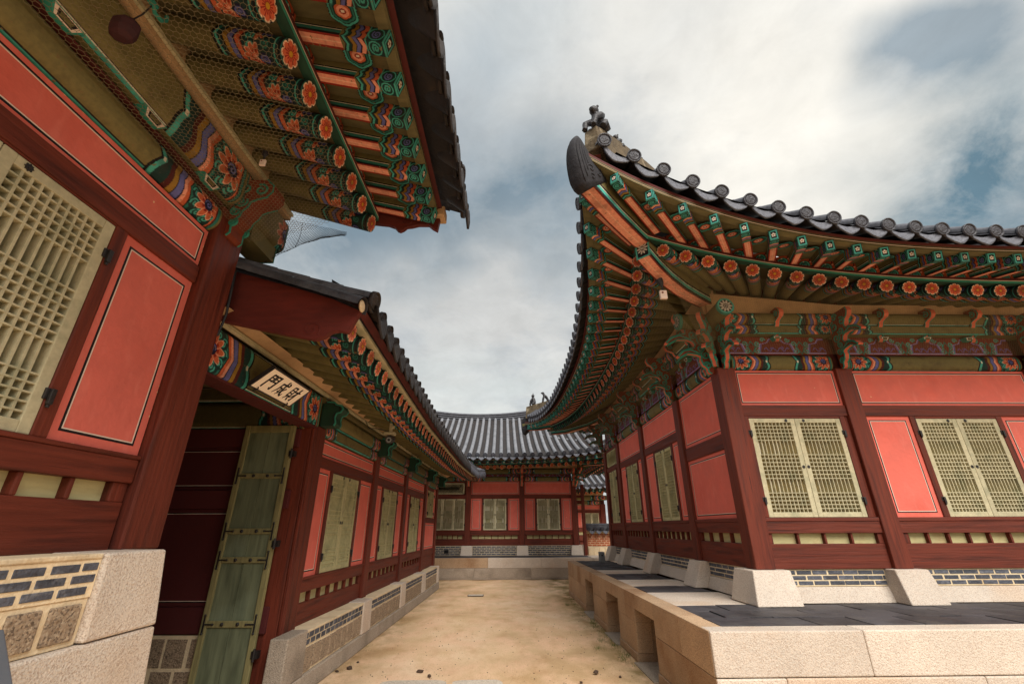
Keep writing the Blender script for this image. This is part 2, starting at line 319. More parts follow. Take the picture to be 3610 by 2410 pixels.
# ------------------------------------------------------------------ mesh helpers
class MB:
    def __init__(s): s.v = []; s.f = []; s.mi = []; s.c = []; s.usec = False
    def add(s, vs, fs, m=0, col=None):
        o = len(s.v); s.v.extend([tuple(map(float, p)) for p in vs])
        for f in fs: s.f.append(tuple(i+o for i in f)); s.mi.append(m)
        if col is None: s.c.extend([(1, 1, 1)]*len(vs))
        else:
            s.usec = True
            if len(np.shape(col)) == 1: s.c.extend([tuple(map(float, col))]*len(vs))
            else: s.c.extend([tuple(map(float, q)) for q in col])
    def hexa(s, p, m=0, col=None):   # 8 points: bottom 4 ccw, top 4
        s.add(p, [(3, 2, 1, 0), (4, 5, 6, 7), (0, 1, 5, 4), (1, 2, 6, 5), (2, 3, 7, 6), (3, 0, 4, 7)], m, col)
    def box(s, x0, x1, y0, y1, z0, z1, m=0, col=None):
        s.hexa([(x0, y0, z0), (x1, y0, z0), (x1, y1, z0), (x0, y1, z0), (x0, y0, z1), (x1, y0, z1), (x1, y1, z1), (x0, y1, z1)], m, col)
    def fbox(s, fr, u0, u1, v0, v1, z0, z1, m=0, col=None):
        s.hexa([fr(u, v, z) for z in (z0, z1) for u, v in ((u0, v0), (u1, v0), (u1, v1), (u0, v1))], m, col)
    def grid(s, P, C=None, m=0, wrap=False):
        ny, nx = P.shape[:2]
        fs = []
        for j in range(ny-1):
            for i in range(nx-1): fs.append((j*nx+i, j*nx+i+1, (j+1)*nx+i+1, (j+1)*nx+i))
            if wrap: fs.append((j*nx+nx-1, j*nx, (j+1)*nx, (j+1)*nx+nx-1))
        s.add(P.reshape(-1, 3), fs, m, None if C is None else C.reshape(-1, 3))
    def tube(s, pts, r, seg=8, m=0, cap=True, flat=None):
        pts = [Vector(p) for p in pts]; n = len(pts); rs = r if isinstance(r, (list, tuple)) else [r]*n
        ring = []; prev = None
        for i, p in enumerate(pts):
            t = (pts[min(i+1, n-1)] - pts[max(i-1, 0)]).normalized()
            if prev is None: a = t.orthogonal().normalized()
            else:
                a = prev - t*prev.dot(t)
                a = a.normalized() if a.length > 1e-6 else t.orthogonal().normalized()
            prev = a; b = t.cross(a)
            for k in range(seg):
                an = 2*math.pi*k/seg
                ring.append(p + (a*math.cos(an) + b*math.sin(an))*rs[i])
        fs = []
        for i in range(n-1):
            for k in range(seg): fs.append((i*seg+k, i*seg+(k+1) % seg, (i+1)*seg+(k+1) % seg, (i+1)*seg+k))
        if cap: fs.append(tuple(range(seg))[::-1]); fs.append(tuple((n-1)*seg+k for k in range(seg)))
        s.add(ring, fs, m)
    def sphere(s, c, r, m=0, seg=10, rings=7, sc=(1, 1, 1)):
        vs = [(c[0], c[1], c[2]-r*sc[2])]
        for j in range(1, rings):
            a = -math.pi/2+math.pi*j/rings
            for k in range(seg):
                b = 2*math.pi*k/seg; vs.append((c[0]+r*sc[0]*math.cos(a)*math.cos(b), c[1]+r*sc[1]*math.cos(a)*math.sin(b), c[2]+r*sc[2]*math.sin(a)))
        vs.append((c[0], c[1], c[2]+r*sc[2])); fs = []
        for k in range(seg): fs.append((0, 1+(k+1) % seg, 1+k)); fs.append((len(vs)-1, 1+(rings-2)*seg+k, 1+(rings-2)*seg+(k+1) % seg))
        for j in range(rings-2):
            for k in range(seg): fs.append((1+j*seg+k, 1+j*seg+(k+1) % seg, 1+(j+1)*seg+(k+1) % seg, 1+(j+1)*seg+k))
        s.add(vs, fs, m)
    def prism(s, poly, A, B, N, O, th, m=0, medge=None):   # 2D outline in plane (A,B) at O, thickness th along N (centred)
        A, B, N, O = Vector(A), Vector(B), Vector(N), Vector(O); n = len(poly)
        vs = [O+A*x+B*y-N*th/2 for x, y in poly] + [O+A*x+B*y+N*th/2 for x, y in poly]
        s.add(vs, [tuple(range(n))[::-1], tuple(range(n, 2*n))], m)
        s.add(vs, [(i, (i+1) % n, n+(i+1) % n, n+i) for i in range(n)], m if medge is None else medge)
    def mesh(s, name, mats, smooth=False, recalc=True):
        me = bpy.data.meshes.new(name)
        me.from_pydata(s.v, [], s.f)
        for mm in mats: me.materials.append(mm)
        me.polygons.foreach_set('material_index', s.mi)
        if s.usec:
            a = me.color_attributes.new('Col', 'FLOAT_COLOR', 'POINT')
            ca = np.ones((len(s.v), 4), np.float32); ca[:, :3] = np.array(s.c, np.float32)
            a.data.foreach_set('color', ca.ravel())
        if recalc:
            bm = bmesh.new(); bm.from_mesh(me); bmesh.ops.recalc_face_normals(bm, faces=bm.faces); bm.to_mesh(me); bm.free()
        if smooth: me.polygons.foreach_set('use_smooth', [True]*len(me.polygons))
        me.update(); return me
    def build(s, name, mats, parent=None, smooth=False, bevel=0, **tags):
        me = s.mesh(name, mats if isinstance(mats, (list, tuple)) else [mats], smooth)
        return link(name, me, parent, bevel, **tags)
def link(name, me, parent=None, bevel=0, mw=None, **tags):
    o = bpy.data.objects.new(name, me); COL.objects.link(o)
    if parent is not None: o.parent = parent
    if mw is not None: o.matrix_local = mw
    if bevel:
        b = o.modifiers.new('bevel', 'BEVEL'); b.width = bevel; b.segments = 2; b.limit_method = 'ANGLE'; b.angle_limit = R_(50)
    for k, v in tags.items(): o[k] = v
    return o
def thing(name, label, cat, loc=(0, 0, 0), rz=0, group=None):
    o = bpy.data.objects.new(name, None); COL.objects.link(o); o.location = loc; o.rotation_euler = (0, 0, rz)
    o.empty_display_size = .2; o['label'] = label; o['category'] = cat
    if group: o['group'] = group
    return o
def frame(O, U, N):
    O, U, N = Vector(O), Vector(U), Vector(N)
    f = lambda u, v, z: (O.x+U.x*u+N.x*v, O.y+U.y*u+N.y*v, O.z+z)
    f.U = U; f.N = N; f.O = O
    return f

# ------------------------------------------------------------------ painted ornament (colours worked out point by point on fine grids)
G1, G2, G3 = S(78, 178, 164), S(46, 122, 110), S(24, 58, 56)
ORG, PNK, SAL = S(208, 104, 68), S(246, 182, 154), S(246, 166, 138)
BLU, BLD, OCH = S(108, 112, 178), S(26, 30, 62), S(160, 122, 50)
MRN, BLK, WHT, OLV = S(84, 32, 30), S(22, 20, 24), S(242, 230, 210), S(124, 114, 72)
RDD = S(150, 40, 28)
class Cv:
    def __init__(s, w, h, px, bg):
        s.w, s.h = w, h; nx, ny = int(round(w*px))+1, max(2, int(round(h*px))+1)
        s.X, s.Y = np.meshgrid(np.linspace(0, w, nx), np.linspace(0, h, ny)); s.I = np.empty((ny, nx, 3)); s.I[:] = bg
    def m(s, mask, c): s.I[mask] = c
    def disc(s, x, y, r, c, sy=1): s.m((s.X-x)**2+((s.Y-y)/sy)**2 < r*r, c)
    def ring(s, x, y, r, t, c, sy=1):
        d = np.sqrt((s.X-x)**2+((s.Y-y)/sy)**2); s.m(abs(d-r) < t/2, c)
    def band(s, f0, f1, c): s.m((s.X >= f0) & (s.X < f1), c)
    def line(s, pts, t, c):
        for (x0, y0), (x1, y1) in zip(pts[:-1], pts[1:]):
            dx, dy = x1-x0, y1-y0; q = np.clip(((s.X-x0)*dx+(s.Y-y0)*dy)/(dx*dx+dy*dy+1e-12), 0, 1)
            s.m((s.X-x0-q*dx)**2+(s.Y-y0-q*dy)**2 < t*t/4, c)
    def spiral(s, x, y, r, t, c, turns=1.6, a0=0, flip=1, c0=None):
        pts = []
        n = int(22*turns)
        for i in range(n+1):
            k = i/n; a = a0+flip*2*math.pi*turns*k; rr = r*(1-.85*k); pts.append((x+rr*math.cos(a), y+rr*math.sin(a)))
        if c0 is not None: s.disc(x, y, r+t, c0)
        s.line(pts, t, c)
    def lotus(s, x, y, r, a0, c=ORG, n=7, spread=math.pi*.9, out=PNK):
        # a fan of petals opening towards direction a0
        for i in range(n):
            a = a0+spread*(i/(n-1)-.5); L = r*(1-.12*abs(i/(n-1)-.5)*2)
            cxp, cyp = x+math.cos(a)*L*.58, y+math.sin(a)*L*.58
            dx, dy = s.X-cxp, s.Y-cyp; u = dx*math.cos(a)+dy*math.sin(a); v = -dx*math.sin(a)+dy*math.cos(a)
            e = (u/(L*.45))**2+(v/(L*.2))**2
            s.m(e < 1.35, out); s.m(e < .95, c); s.m((e < .3) & (u < 0), RDD)
    def poly(s, pts, c):
        ins = np.zeros(s.X.shape, bool); n = len(pts)
        for i in range(n):
            (x0, y0), (x1, y1) = pts[i], pts[(i+1) % n]
            if y0 == y1: continue
            cr = ((y0 > s.Y) != (y1 > s.Y)) & (s.X < (x1-x0)*(s.Y-y0)/(y1-y0)+x0); ins ^= cr
        s.m(ins, c)
def scallop(Y, h, n, amp): return amp*np.abs(np.sin(np.pi*n*Y/h))
def chev(Y, h, amp): return amp*(1-np.abs(2*Y/h-1))
def beam_canvas(L, h, px, endlen=None, kind=0, lines=True):
    """dancheong beam: olive field, lotus and chevron bands at both ends, green black white lines along the edges"""
    c = Cv(L, h, px, OLV)
    if lines:
        for s_ in (0, 1):
            Y = c.Y if s_ == 0 else h-c.Y
            k_ = min(h, .21); c.m(Y < k_*.20, BLK); c.m(Y < k_*.165, WHT); c.m(Y < k_*.145, G1 if not s_ else G2); c.m(Y < .012*h, BLK)
    E = endlen or min(L*.36, h*2.7); k = E/(h*2.7)
    for s_ in (0, 1):
        if s_: c.X = L-c.X
        z = lambda a: a*h*k
        wv = scallop(c.Y, h, 3, .10*h*k); cv = chev(c.Y, h, .34*h*k)
        c.band(0, z(2.55)+wv*0+scallop(c.Y, h, 2, .14*h*k), BLK); c.band(0, z(2.47)+scallop(c.Y, h, 2, .14*h*k), G1); c.band(0, z(2.33)+scallop(c.Y, h, 2, .14*h*k), G3)
        c.m((abs(c.X-z(2.42)) < .03*h) & (abs(c.Y-h*.5) < .05*h), WHT)
        c.band(0, z(2.02)+cv*.5, MRN); c.band(0, z(1.84)+cv*.6, OCH); c.band(0, z(1.66)+cv*.7, BLK); c.band(0, z(1.63)+cv*.7, BLU); c.band(0, z(1.42)+cv*.8, BLD)
        c.band(0, z(1.36)+cv*.9, SAL); c.band(0, z(1.24)+cv*.9, ORG); c.band(0, z(1.10)+cv, BLK); c.band(0, z(1.06)+cv, G2)
        c.band(0, z(.98)+cv*.9, G3)
        cx, cy = z(.62), h*.5
        for a in range(10):
            an = a*math.pi/5; c.spiral(cx+.40*h*math.cos(an)*min(1, k*1.3), cy+.34*h*math.sin(an), .105*h, .035*h, G1, 1.3, an, 1, G3)
        c.lotus(cx, cy, .34*h, 0 if kind == 0 else math.pi, ORG, 9, 2*math.pi*.9)
        c.spiral(cx, cy, .10*h, .03*h, BLU, 1.2, 0, 1, BLD)
        c.band(0, z(.26), G3); c.band(0, z(.22)+scallop(c.Y, h, 1, .05*h), ORG); c.band(0, z(.17)+scallop(c.Y, h, 1, .05*h), MRN); c.band(0, z(.13)+scallop(c.Y, h, 1, .04*h), G2); c.band(0, z(.08), BLK); c.band(0, z(.07), OLV)
        if s_: c.X = L-c.X
    return c
def painted_beam(name, fr, u0, u1, v0, v1, z0, z1, parent, px=150, rnd=.35, kind=0, endlen=None, lines=True, dark=1.0):
    """timber from u0 to u1; its underside and outer face carry the painting"""
    L = u1-u0; H = z1-z0; D = v1-v0; r = H*rnd
    prof = [(v0, z0), (v1-r, z0)] + [(v1-r+r*math.sin(a), z0+r-r*math.cos(a)) for a in np.linspace(0, math.pi/2, 6)[1:]]
    prof += [(v1-r+r*math.cos(a), z1-r+r*math.sin(a)) for a in np.linspace(0, math.pi/2, 6)] + [(v1-r, z1), (v0, z1)]
    d = [0]
    for a, b in zip(prof[:-1], prof[1:]): d.append(d[-1]+math.hypot(b[0]-a[0], b[1]-a[1]))
    i0, i1 = 1, len(prof)-3
    hh = d[i1]-d[i0]
    c = beam_canvas(L, hh, px, endlen, kind, lines)
    ny, nx = c.X.shape
    tt = np.linspace(d[i0], d[i1], ny)
    pv = np.interp(tt, d, [p[0] for p in prof]); pz = np.interp(tt, d, [p[1] for p in prof])
    P = np.zeros((ny, nx, 3)); us = np.linspace(u0, u1, nx)
    o = np.array(fr.O); U = np.array(fr.U); Nn = np.array(fr.N)
    P[:] = o + U*us[None, :, None] + Nn*pv[:, None, None]; P[..., 2] += pz[:, None]
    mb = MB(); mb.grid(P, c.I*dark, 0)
    q = [fr(u, v, z) for u in (u0, u1) for v, z in prof]; n = len(prof)
    mb.add(q, [tuple(range(n)), tuple(range(n, 2*n))[::-1], (0, 1, n+1, n), (n-2, n-1, 2*n-1, 2*n-2), (n-3, n-2, 2*n-2, 2*n-3)], 1)
    return mb.build(name, [m_paint, m_olive], parent)

# ------------------------------------------------------------------ shared part meshes: rafters, flying rafters, tiles
def rafter_mesh(kind=0, r=.076, Ltot=1.45, Lp=.46):
    """round rafter; origin at the centre of its outer end, running along +Y; lotus on the end, bands behind it"""
    circ = 2*math.pi*r
    c = Cv(circ, Lp, 230, OLV)        # X around, Y along
    A = c.X; B = c.Y; sc = lambda n, a: a*np.abs(np.sin(np.pi*n*A/circ))
    wv = .028*np.abs(np.sin(3*np.pi*A/circ))
    c.m(B < .455-wv, BLK); c.m(B < .435-wv, G1); c.m(B < .418-wv, G3); c.m(B < .392-wv, BLK); c.m(B < .380-wv, OCH); c.m(B < .350-wv, BLK)
    c.m(B < .345-wv, BLU); c.m(B < .316-wv, BLD); c.m(B < .304-wv, SAL if kind else ORG); c.m(B < .272-wv, MRN); c.m(B < .258-wv*.6, G3)
    for k in range(3):
        x0 = circ*(k+.5)/3
        for s_ in (-1, 1): c.spiral(x0+s_*circ/9.5, .205, .03, .011, G1, 1.4, 0, s_, G3)
        c.disc(x0, .235, .011, WHT)
        c.lotus(x0, .165, .075, -math.pi/2+.2, ORG, 5, math.pi*.9) if k != 1 else c.lotus(x0, .165, .08, math.pi/2, ORG, 7, math.pi)
        c.spiral(x0+.008, .115, .030, .010, BLU, 1.5, 1, 1, BLD)
        c.spiral(x0+circ/6, .105, .027, .010, G2, 1.3, 2, -1, G3)
    c.m(B < .062, G3); c.m((B < .052) & (B > .040), G1); c.m(B < .022, BLK); c.m(B < .008, G2)
    ny, nx = c.X.shape
    th = np.linspace(-math.pi/2-math.pi, -math.pi/2+math.pi, nx)
    P = np.zeros((ny, nx, 3)); P[..., 0] = r*np.cos(th)[None]; P[..., 2] = r*np.sin(th)[None]; P[..., 1] = np.linspace(0, Lp, ny)[:, None]
    mb = MB(); mb.grid(P, c.I, 0)
    # plain shaft
    n = 18; vs = [(r*math.cos(2*math.pi*k/n), y, r*math.sin(2*math.pi*k/n)) for y in (Lp, Ltot) for k in range(n)]
    mb.add(vs, [(k, (k+1) % n, n+(k+1) % n, n+k) for k in range(n)] + [tuple(range(n, 2*n))], 1)
    # end face: eight petal lotus, polar grid, very slightly domed
    nr, na = 18, 72
    rr = np.linspace(0.0005, 1, nr)[:, None]; aa = np.linspace(0, 2*math.pi, na, endpoint=False)[None]
    RR = rr+0*aa; AA = aa+0*rr
    I = np.empty((nr, na, 3)); I[:] = BLK
    I[RR > .97] = G3
    lob = .70+.26*np.abs(np.cos(4*AA))**.6
    off = np.abs(((AA+math.pi/8) % (math.pi/4))-math.pi/8)
    I[(RR < .98) & (off < .22) & (RR > .6)] = WHT
    I[(RR < .93) & (off < .17) & (RR > .6)] = G1
    lo2 = .70+.27*np.abs(np.cos(4*AA+0.0))**.55
    I[RR < lo2] = S(252, 214, 180)
    I[RR < lo2-.085] = S(216, 104, 70) if not kind else S(246, 142, 112)
    I[(RR < .72) & (RR > .22) & (np.abs(np.cos(4*AA)) < .30)] = RDD; I[(RR < .52) & (RR > .26) & (np.abs(np.cos(4*AA)) > .93)] = RDD
    I[RR < .27] = RDD; I[RR < .23] = S(206, 150, 40)
    P = np.zeros((nr, na, 3)); P[..., 0] = r*RR*np.cos(AA); P[..., 2] = r*RR*np.sin(AA); P[..., 1] = -.004*(1-RR**2)
    mb.grid(P, I, 0, wrap=True)
    return mb.mesh('rafter', [m_paint, m_olive], False, False)
def buyeon_mesh(w=.086, hh=.112, Ltot=.95, Lp=.275):
    """square flying rafter; origin at the centre of its outer end face, running along +Y"""
    mb = MB()
    def bands(c, along, across, W, side):
        B, A = along, across
        wv = .022*np.abs(np.sin(2*np.pi*A/W)) if side else .026*(1-np.abs(2*A/W-1))
        for a, col in ((.355, BLK), (.342, G1), (.322, G3), (.300, BLK), (.292, OCH), (.262, BLK), (.256, BLU), (.226, BLD), (.212, SAL if not side else ORG), (.178, MRN), (.165, G3)):
            c.m(B < a-wv, col)
        c.m((B < .156) & (B > .146), G1)
        if side:
            c.spiral(W*.5, .085, .034, .011, BLU if side == 1 else G1, 1.5, 1, 1, G3); c.ring(W*.5, .088, .047, .008, G1, 1.25)
        else:
            c.spiral(W*.5, .08, .027, .011, G1, 1.3, 1, 1, G3); c.ring(W*.5, .085, .038, .007, G1, 1.3)
        c.m(B < .024, BLK); c.m(B < .019, G1)
    # bottom
    def face(W, fn, side):
        c = Cv(W, Lp, 260, OLV)
        c.Y = c.Y/.764; bands(c, c.Y, c.X, W, side); c.Y = c.Y*.764
        P = np.zeros(c.X.shape+(3,)); x, y = c.X, c.Y
        P[..., 0], P[..., 1], P[..., 2] = fn(x, y); mb.grid(P, c.I, 0)
    face(w, lambda x, y: (x-w/2, y, 0*x-hh/2), 0)
    face(hh, lambda x, y: (0*x-w/2, y, x-hh/2), 1)
    face(hh, lambda x, y: (0*x+w/2, y, x-hh/2), 2)
    # plain length: salmon underside with red edges, olive side with green stripe
    L2 = Ltot
    def strip(pts0, col): # pts0: (x0,z0,x1,z1)
        x0, z0, x1, z1 = pts0; mb.add([(x0, Lp, z0), (x1, Lp, z1), (x1, L2, z1), (x0, L2, z0)], [(0, 1, 2, 3)], 0, col)
    b = -hh/2
    for a0, a1, cc in ((-.5, -.34, RDD), (-.34, -.03, SAL), (-.03, .03, S(252, 206, 176)), (.03, .34, SAL), (.34, .5, RDD)): strip((a0*w, b, a1*w, b), cc)
    for sx in (-1, 1):
        x = sx*w/2
        for a0, a1, cc in ((0, .16, BLK), (.16, .38, G2), (.38, .43, WHT), (.43, .52, BLK), (.52, 1, OLV)): strip((x, b+a0*hh, x, b+a1*hh), cc)
    mb.add([(-w/2, 0, hh/2), (w/2, 0, hh/2), (w/2, L2, hh/2), (-w/2, L2, hh/2)], [(0, 1, 2, 3)], 0, OLV)
    c = Cv(w, hh, 420, G1)
    c.m((abs(c.X-w/2) > w*.44) | (abs(c.Y-hh/2) > hh*.455), G3)
    c.m((abs(c.X-w/2) < w*.29) & (abs(c.Y-hh/2) < hh*.33), BLK)
    for k in range(5):
        a = math.pi/2+2*math.pi*k/5; c.disc(w/2+.0135*math.cos(a), hh/2+.0135*math.sin(a)*1.1, .0078, WHT)
    c.disc(w/2, hh/2, .005, ORG)
    P = np.zeros(c.X.shape+(3,)); P[..., 0] = c.X-w/2; P[..., 2] = c.Y-hh/2; mb.grid(P, c.I, 0)
    return mb.mesh('flying rafter', [m_paint], False, False)
ME_RAFTER = rafter_mesh(); ME_RAFTER2 = rafter_mesh(1); ME_BUYEON = buyeon_mesh()
m_disc = mat('slate end disc clay', S(54, 55, 64), .5, .3, (40, 40, 40), bump=.35, bscale=70, light=(S(98, 100, 110), 30, .5), spec=.45)
m_apron = mat('grey drip apron clay', S(88, 90, 100), .5, .35, (40, 40, 40), bump=.4, bscale=70, dark=(S(56, 57, 66), 34, .75), spec=.45)  # paler than the discs: sky reflection put into the colour
def enddisc_mesh(r=.074):
    """round end tile: rim, relief, short barrel behind; origin at disc centre, barrel along +Y"""
    mb = MB(); n = 28
    prof = [(0, -.004), (.25, -.007), (.4, -.002), (.55, -.007), (.72, -.003), (.78, .004), (.84, .004), (.86, -.010), (1.0, -.010), (1.0, .02)]
    vs = []
    for j, (k, y) in enumerate(prof):
        for i in range(n):
            a = 2*math.pi*i/n
            yy = y + (.0035*math.sin(5*a+9*k)*math.cos(3*a) if .1 < k < .75 else 0)
            vs.append((r*max(k, .001)*math.cos(a), yy, r*max(k, .001)*math.sin(a)))
    fs = [(j*n+i, j*n+(i+1) % n, (j+1)*n+(i+1) % n, (j+1)*n+i) for j in range(len(prof)-1) for i in range(n)]
    fs.append(tuple((len(prof)-1)*n+i for i in range(n)))
    mb.add(vs, fs, 0)
    return mb.mesh('end disc', [m_disc], True)
def drip_mesh(w=.25):
    """concave drip tile with a downward pointed apron; origin at middle of its front edge; channel runs along +Y"""
    mb = MB(); nu = 13
    us = np.linspace(-1, 1, nu)
    sag = lambda u: -.052*(1-u*u)
    top = [(u*w/2, 0, sag(u)) for u in us]
    dep = lambda u: .052+.070*(1-abs(u))**.75 if abs(u) < .98 else .03
    rows = 5; vs = []
    for side in (0, .02):
        for j in range(rows):
            for u in us:
                k = j/(rows-1); d = dep(u)*k
                rel = -.004*math.sin(7*u*math.pi)*math.sin(k*math.pi*2) if (side == 0 and 0 < j < rows-1) else 0
                vs.append((u*w/2, side-.45*d+rel, sag(u)-d))
    n1 = rows*nu; fs = []
    for o in (0, n1):
        for j in range(rows-1):
            for i in range(nu-1): fs.append((o+j*nu+i, o+j*nu+i+1, o+(j+1)*nu+i+1, o+(j+1)*nu+i))
    edge = [j*nu for j in range(rows)]+[(rows-1)*nu+i for i in range(1, nu)]+[j*nu+nu-1 for j in range(rows-2, -1, -1)]
    for a, b in zip(edge[:-1], edge[1:]): fs.append((a, b, n1+b, n1+a))
    mb.add(vs, fs, 0)
    P = []
    for y in (0, .45):
        for zo in (0, -.018): P.append([(u*w/2, y, sag(u)+zo+y*.36) for u in us])
    vs = [p for r in (P[0], P[2], P[1], P[3]) for p in r]
    fs = [(i, i+1, nu+i+1, nu+i) for i in range(nu-1)] + [(2*nu+i, 2*nu+i+1, 3*nu+i+1, 3*nu+i) for i in range(nu-1)]
    mb.add(vs, fs, 1)
    return mb.mesh('drip tile', [m_apron, m_tiled], True)
ME_DISC = enddisc_mesh(); ME_DRIP = drip_mesh(); ME_DISC_BACKLIT = ME_DISC.copy(); ME_DISC_BACKLIT.materials[0] = m_tiled; ME_DRIP_BACKLIT = ME_DRIP.copy(); ME_DRIP_BACKLIT.materials[0] = m_tiled  # dark copies for left and gallery eaves: backlit shade put into the colour
def orient(pos, inward, up=(0, 0, 1)):
    """matrix with +Y along inward, Z near up"""
    y = Vector(inward).normalized(); x = y.cross(Vector(up)).normalized(); z = x.cross(y)
    m = Matrix((x, y, z)).transposed().to_4x4(); m.translation = Vector(pos); return m
def cover_row(pts, r=.062, m=0, seam=.30, seg=7):
    """a row of half round cover tiles laid along pts, a lip at each joint"""
    mb = MB(); pts = [Vector(p) for p in pts]
    cum = [0]
    for a, b in zip(pts[:-1], pts[1:]): cum.append(cum[-1]+(b-a).length)
    L = cum[-1]; xs = []; s = 0
    while s < L-1e-4:
        e = min(s+seam, L); xs += [(s, r), (e-.004, r*.93)]; s = e
    def at(s):
        for i in range(len(cum)-1):
            if s <= cum[i+1]+1e-9: k = (s-cum[i])/max(cum[i+1]-cum[i], 1e-9); return pts[i].lerp(pts[i+1], k), (pts[i+1]-pts[i]).normalized()
        return pts[-1], (pts[-1]-pts[-2]).normalized()
    vs = []
    for s, rr in xs:
        p, t = at(s); x = t.cross(Vector((0, 0, 1))).normalized(); z = x.cross(t)
        for k in range(seg+1):
            a = math.pi*k/seg; vs.append(p+x*rr*math.cos(a)+z*rr*math.sin(a))
    n = seg+1
    fs = [(j*n+k, j*n+k+1, (j+1)*n+k+1, (j+1)*n+k) for j in range(len(xs)-1) for k in range(seg)]
    mb.add(vs, fs, m); return mb
def f_roof(d): return .33*d+.037*d*d
def sweep(name, path, prof, mats, parent, mi=None, up=(0, 0, 1), **tags):
    """profile (outward offset, z offset) swept along path; path items are (point, outward unit vector)"""
    mb = MB(); vs = []; n = len(prof)
    for p, o in path:
        for a, z in prof: vs.append((p[0]+o[0]*a, p[1]+o[1]*a, p[2]+z))
    m = len(path); fs = []; ms = []
    for j in range(m-1):
        for k in range(n): fs.append((j*n+k, j*n+(k+1) % n, (j+1)*n+(k+1) % n, (j+1)*n+k)); ms.append(mi[k] if mi else 0)
    fs.append(tuple(range(n))); ms.append(0); fs.append(tuple((m-1)*n+k for k in range(n))[::-1]); ms.append(0)
    mb.add(vs, fs, 0); mb.mi = ms
    return mb.build(name, mats, parent, **tags)

# ------------------------------------------------------------------ facade parts
m_chip = mat('bare plaster chips', S(232, 190, 146), .9, .2, bump=.1)
def plaster_panel(fr, u0, u1, z0, z1, parent, v=0, ins=.045, lw=.012, name='plaster_panel', white_in=True, m_bg=None, chips=0):
    mb = MB(); mb.fbox(fr, u0, u1, v-.04, v, z0, z1, 0)
    def rect(i, t, vt, m):
        a0, a1, b0, b1 = u0+i, u1-i, z0+i, z1-i
        if a1-a0 < 3*t or b1-b0 < 3*t: return
        for q in ((a0, a1, b0, b0+t), (a0, a1, b1-t, b1), (a0, a0+t, b0+t, b1-t), (a1-t, a1, b0+t, b1-t)): mb.fbox(fr, q[0], q[1], v-.001, v+vt, q[2], q[3], m)
    rect(ins, lw, .0012, 1); rect(ins+lw, lw*.55, .0016, 2)
    for _ in range(chips):   # paint worn off along the edges
        e = rng.choice('lrbbt'); L = rng.uniform(.004, .022); d = rng.uniform(.002, .007)
        if e in 'lr': uu = (u0 if e == 'l' else u1-d); zz = rng.uniform(z0, z1-L); q = (uu, uu+d, zz, zz+L)
        else: zz = (z0 if e == 'b' else z1-d); uu = rng.uniform(u0, u1-L); q = (uu, uu+L, zz, zz+d)
        n = 7; c = [((q[0]+q[1])/2+(q[1]-q[0])/2*math.cos(a)*rng.uniform(.6, 1.2), (q[2]+q[3])/2+(q[3]-q[2])/2*math.sin(a)*rng.uniform(.6, 1.2)) for a in np.linspace(0, 2*math.pi, n+1)[:-1]]
        mb.add([fr(min(max(x, u0), u1), v+.0007, min(max(y, z0), z1)) for x, y in c], [tuple(range(n))], 3)
    return mb.build(name, [m_bg or m_coral, m_black, m_white, m_chip], parent)
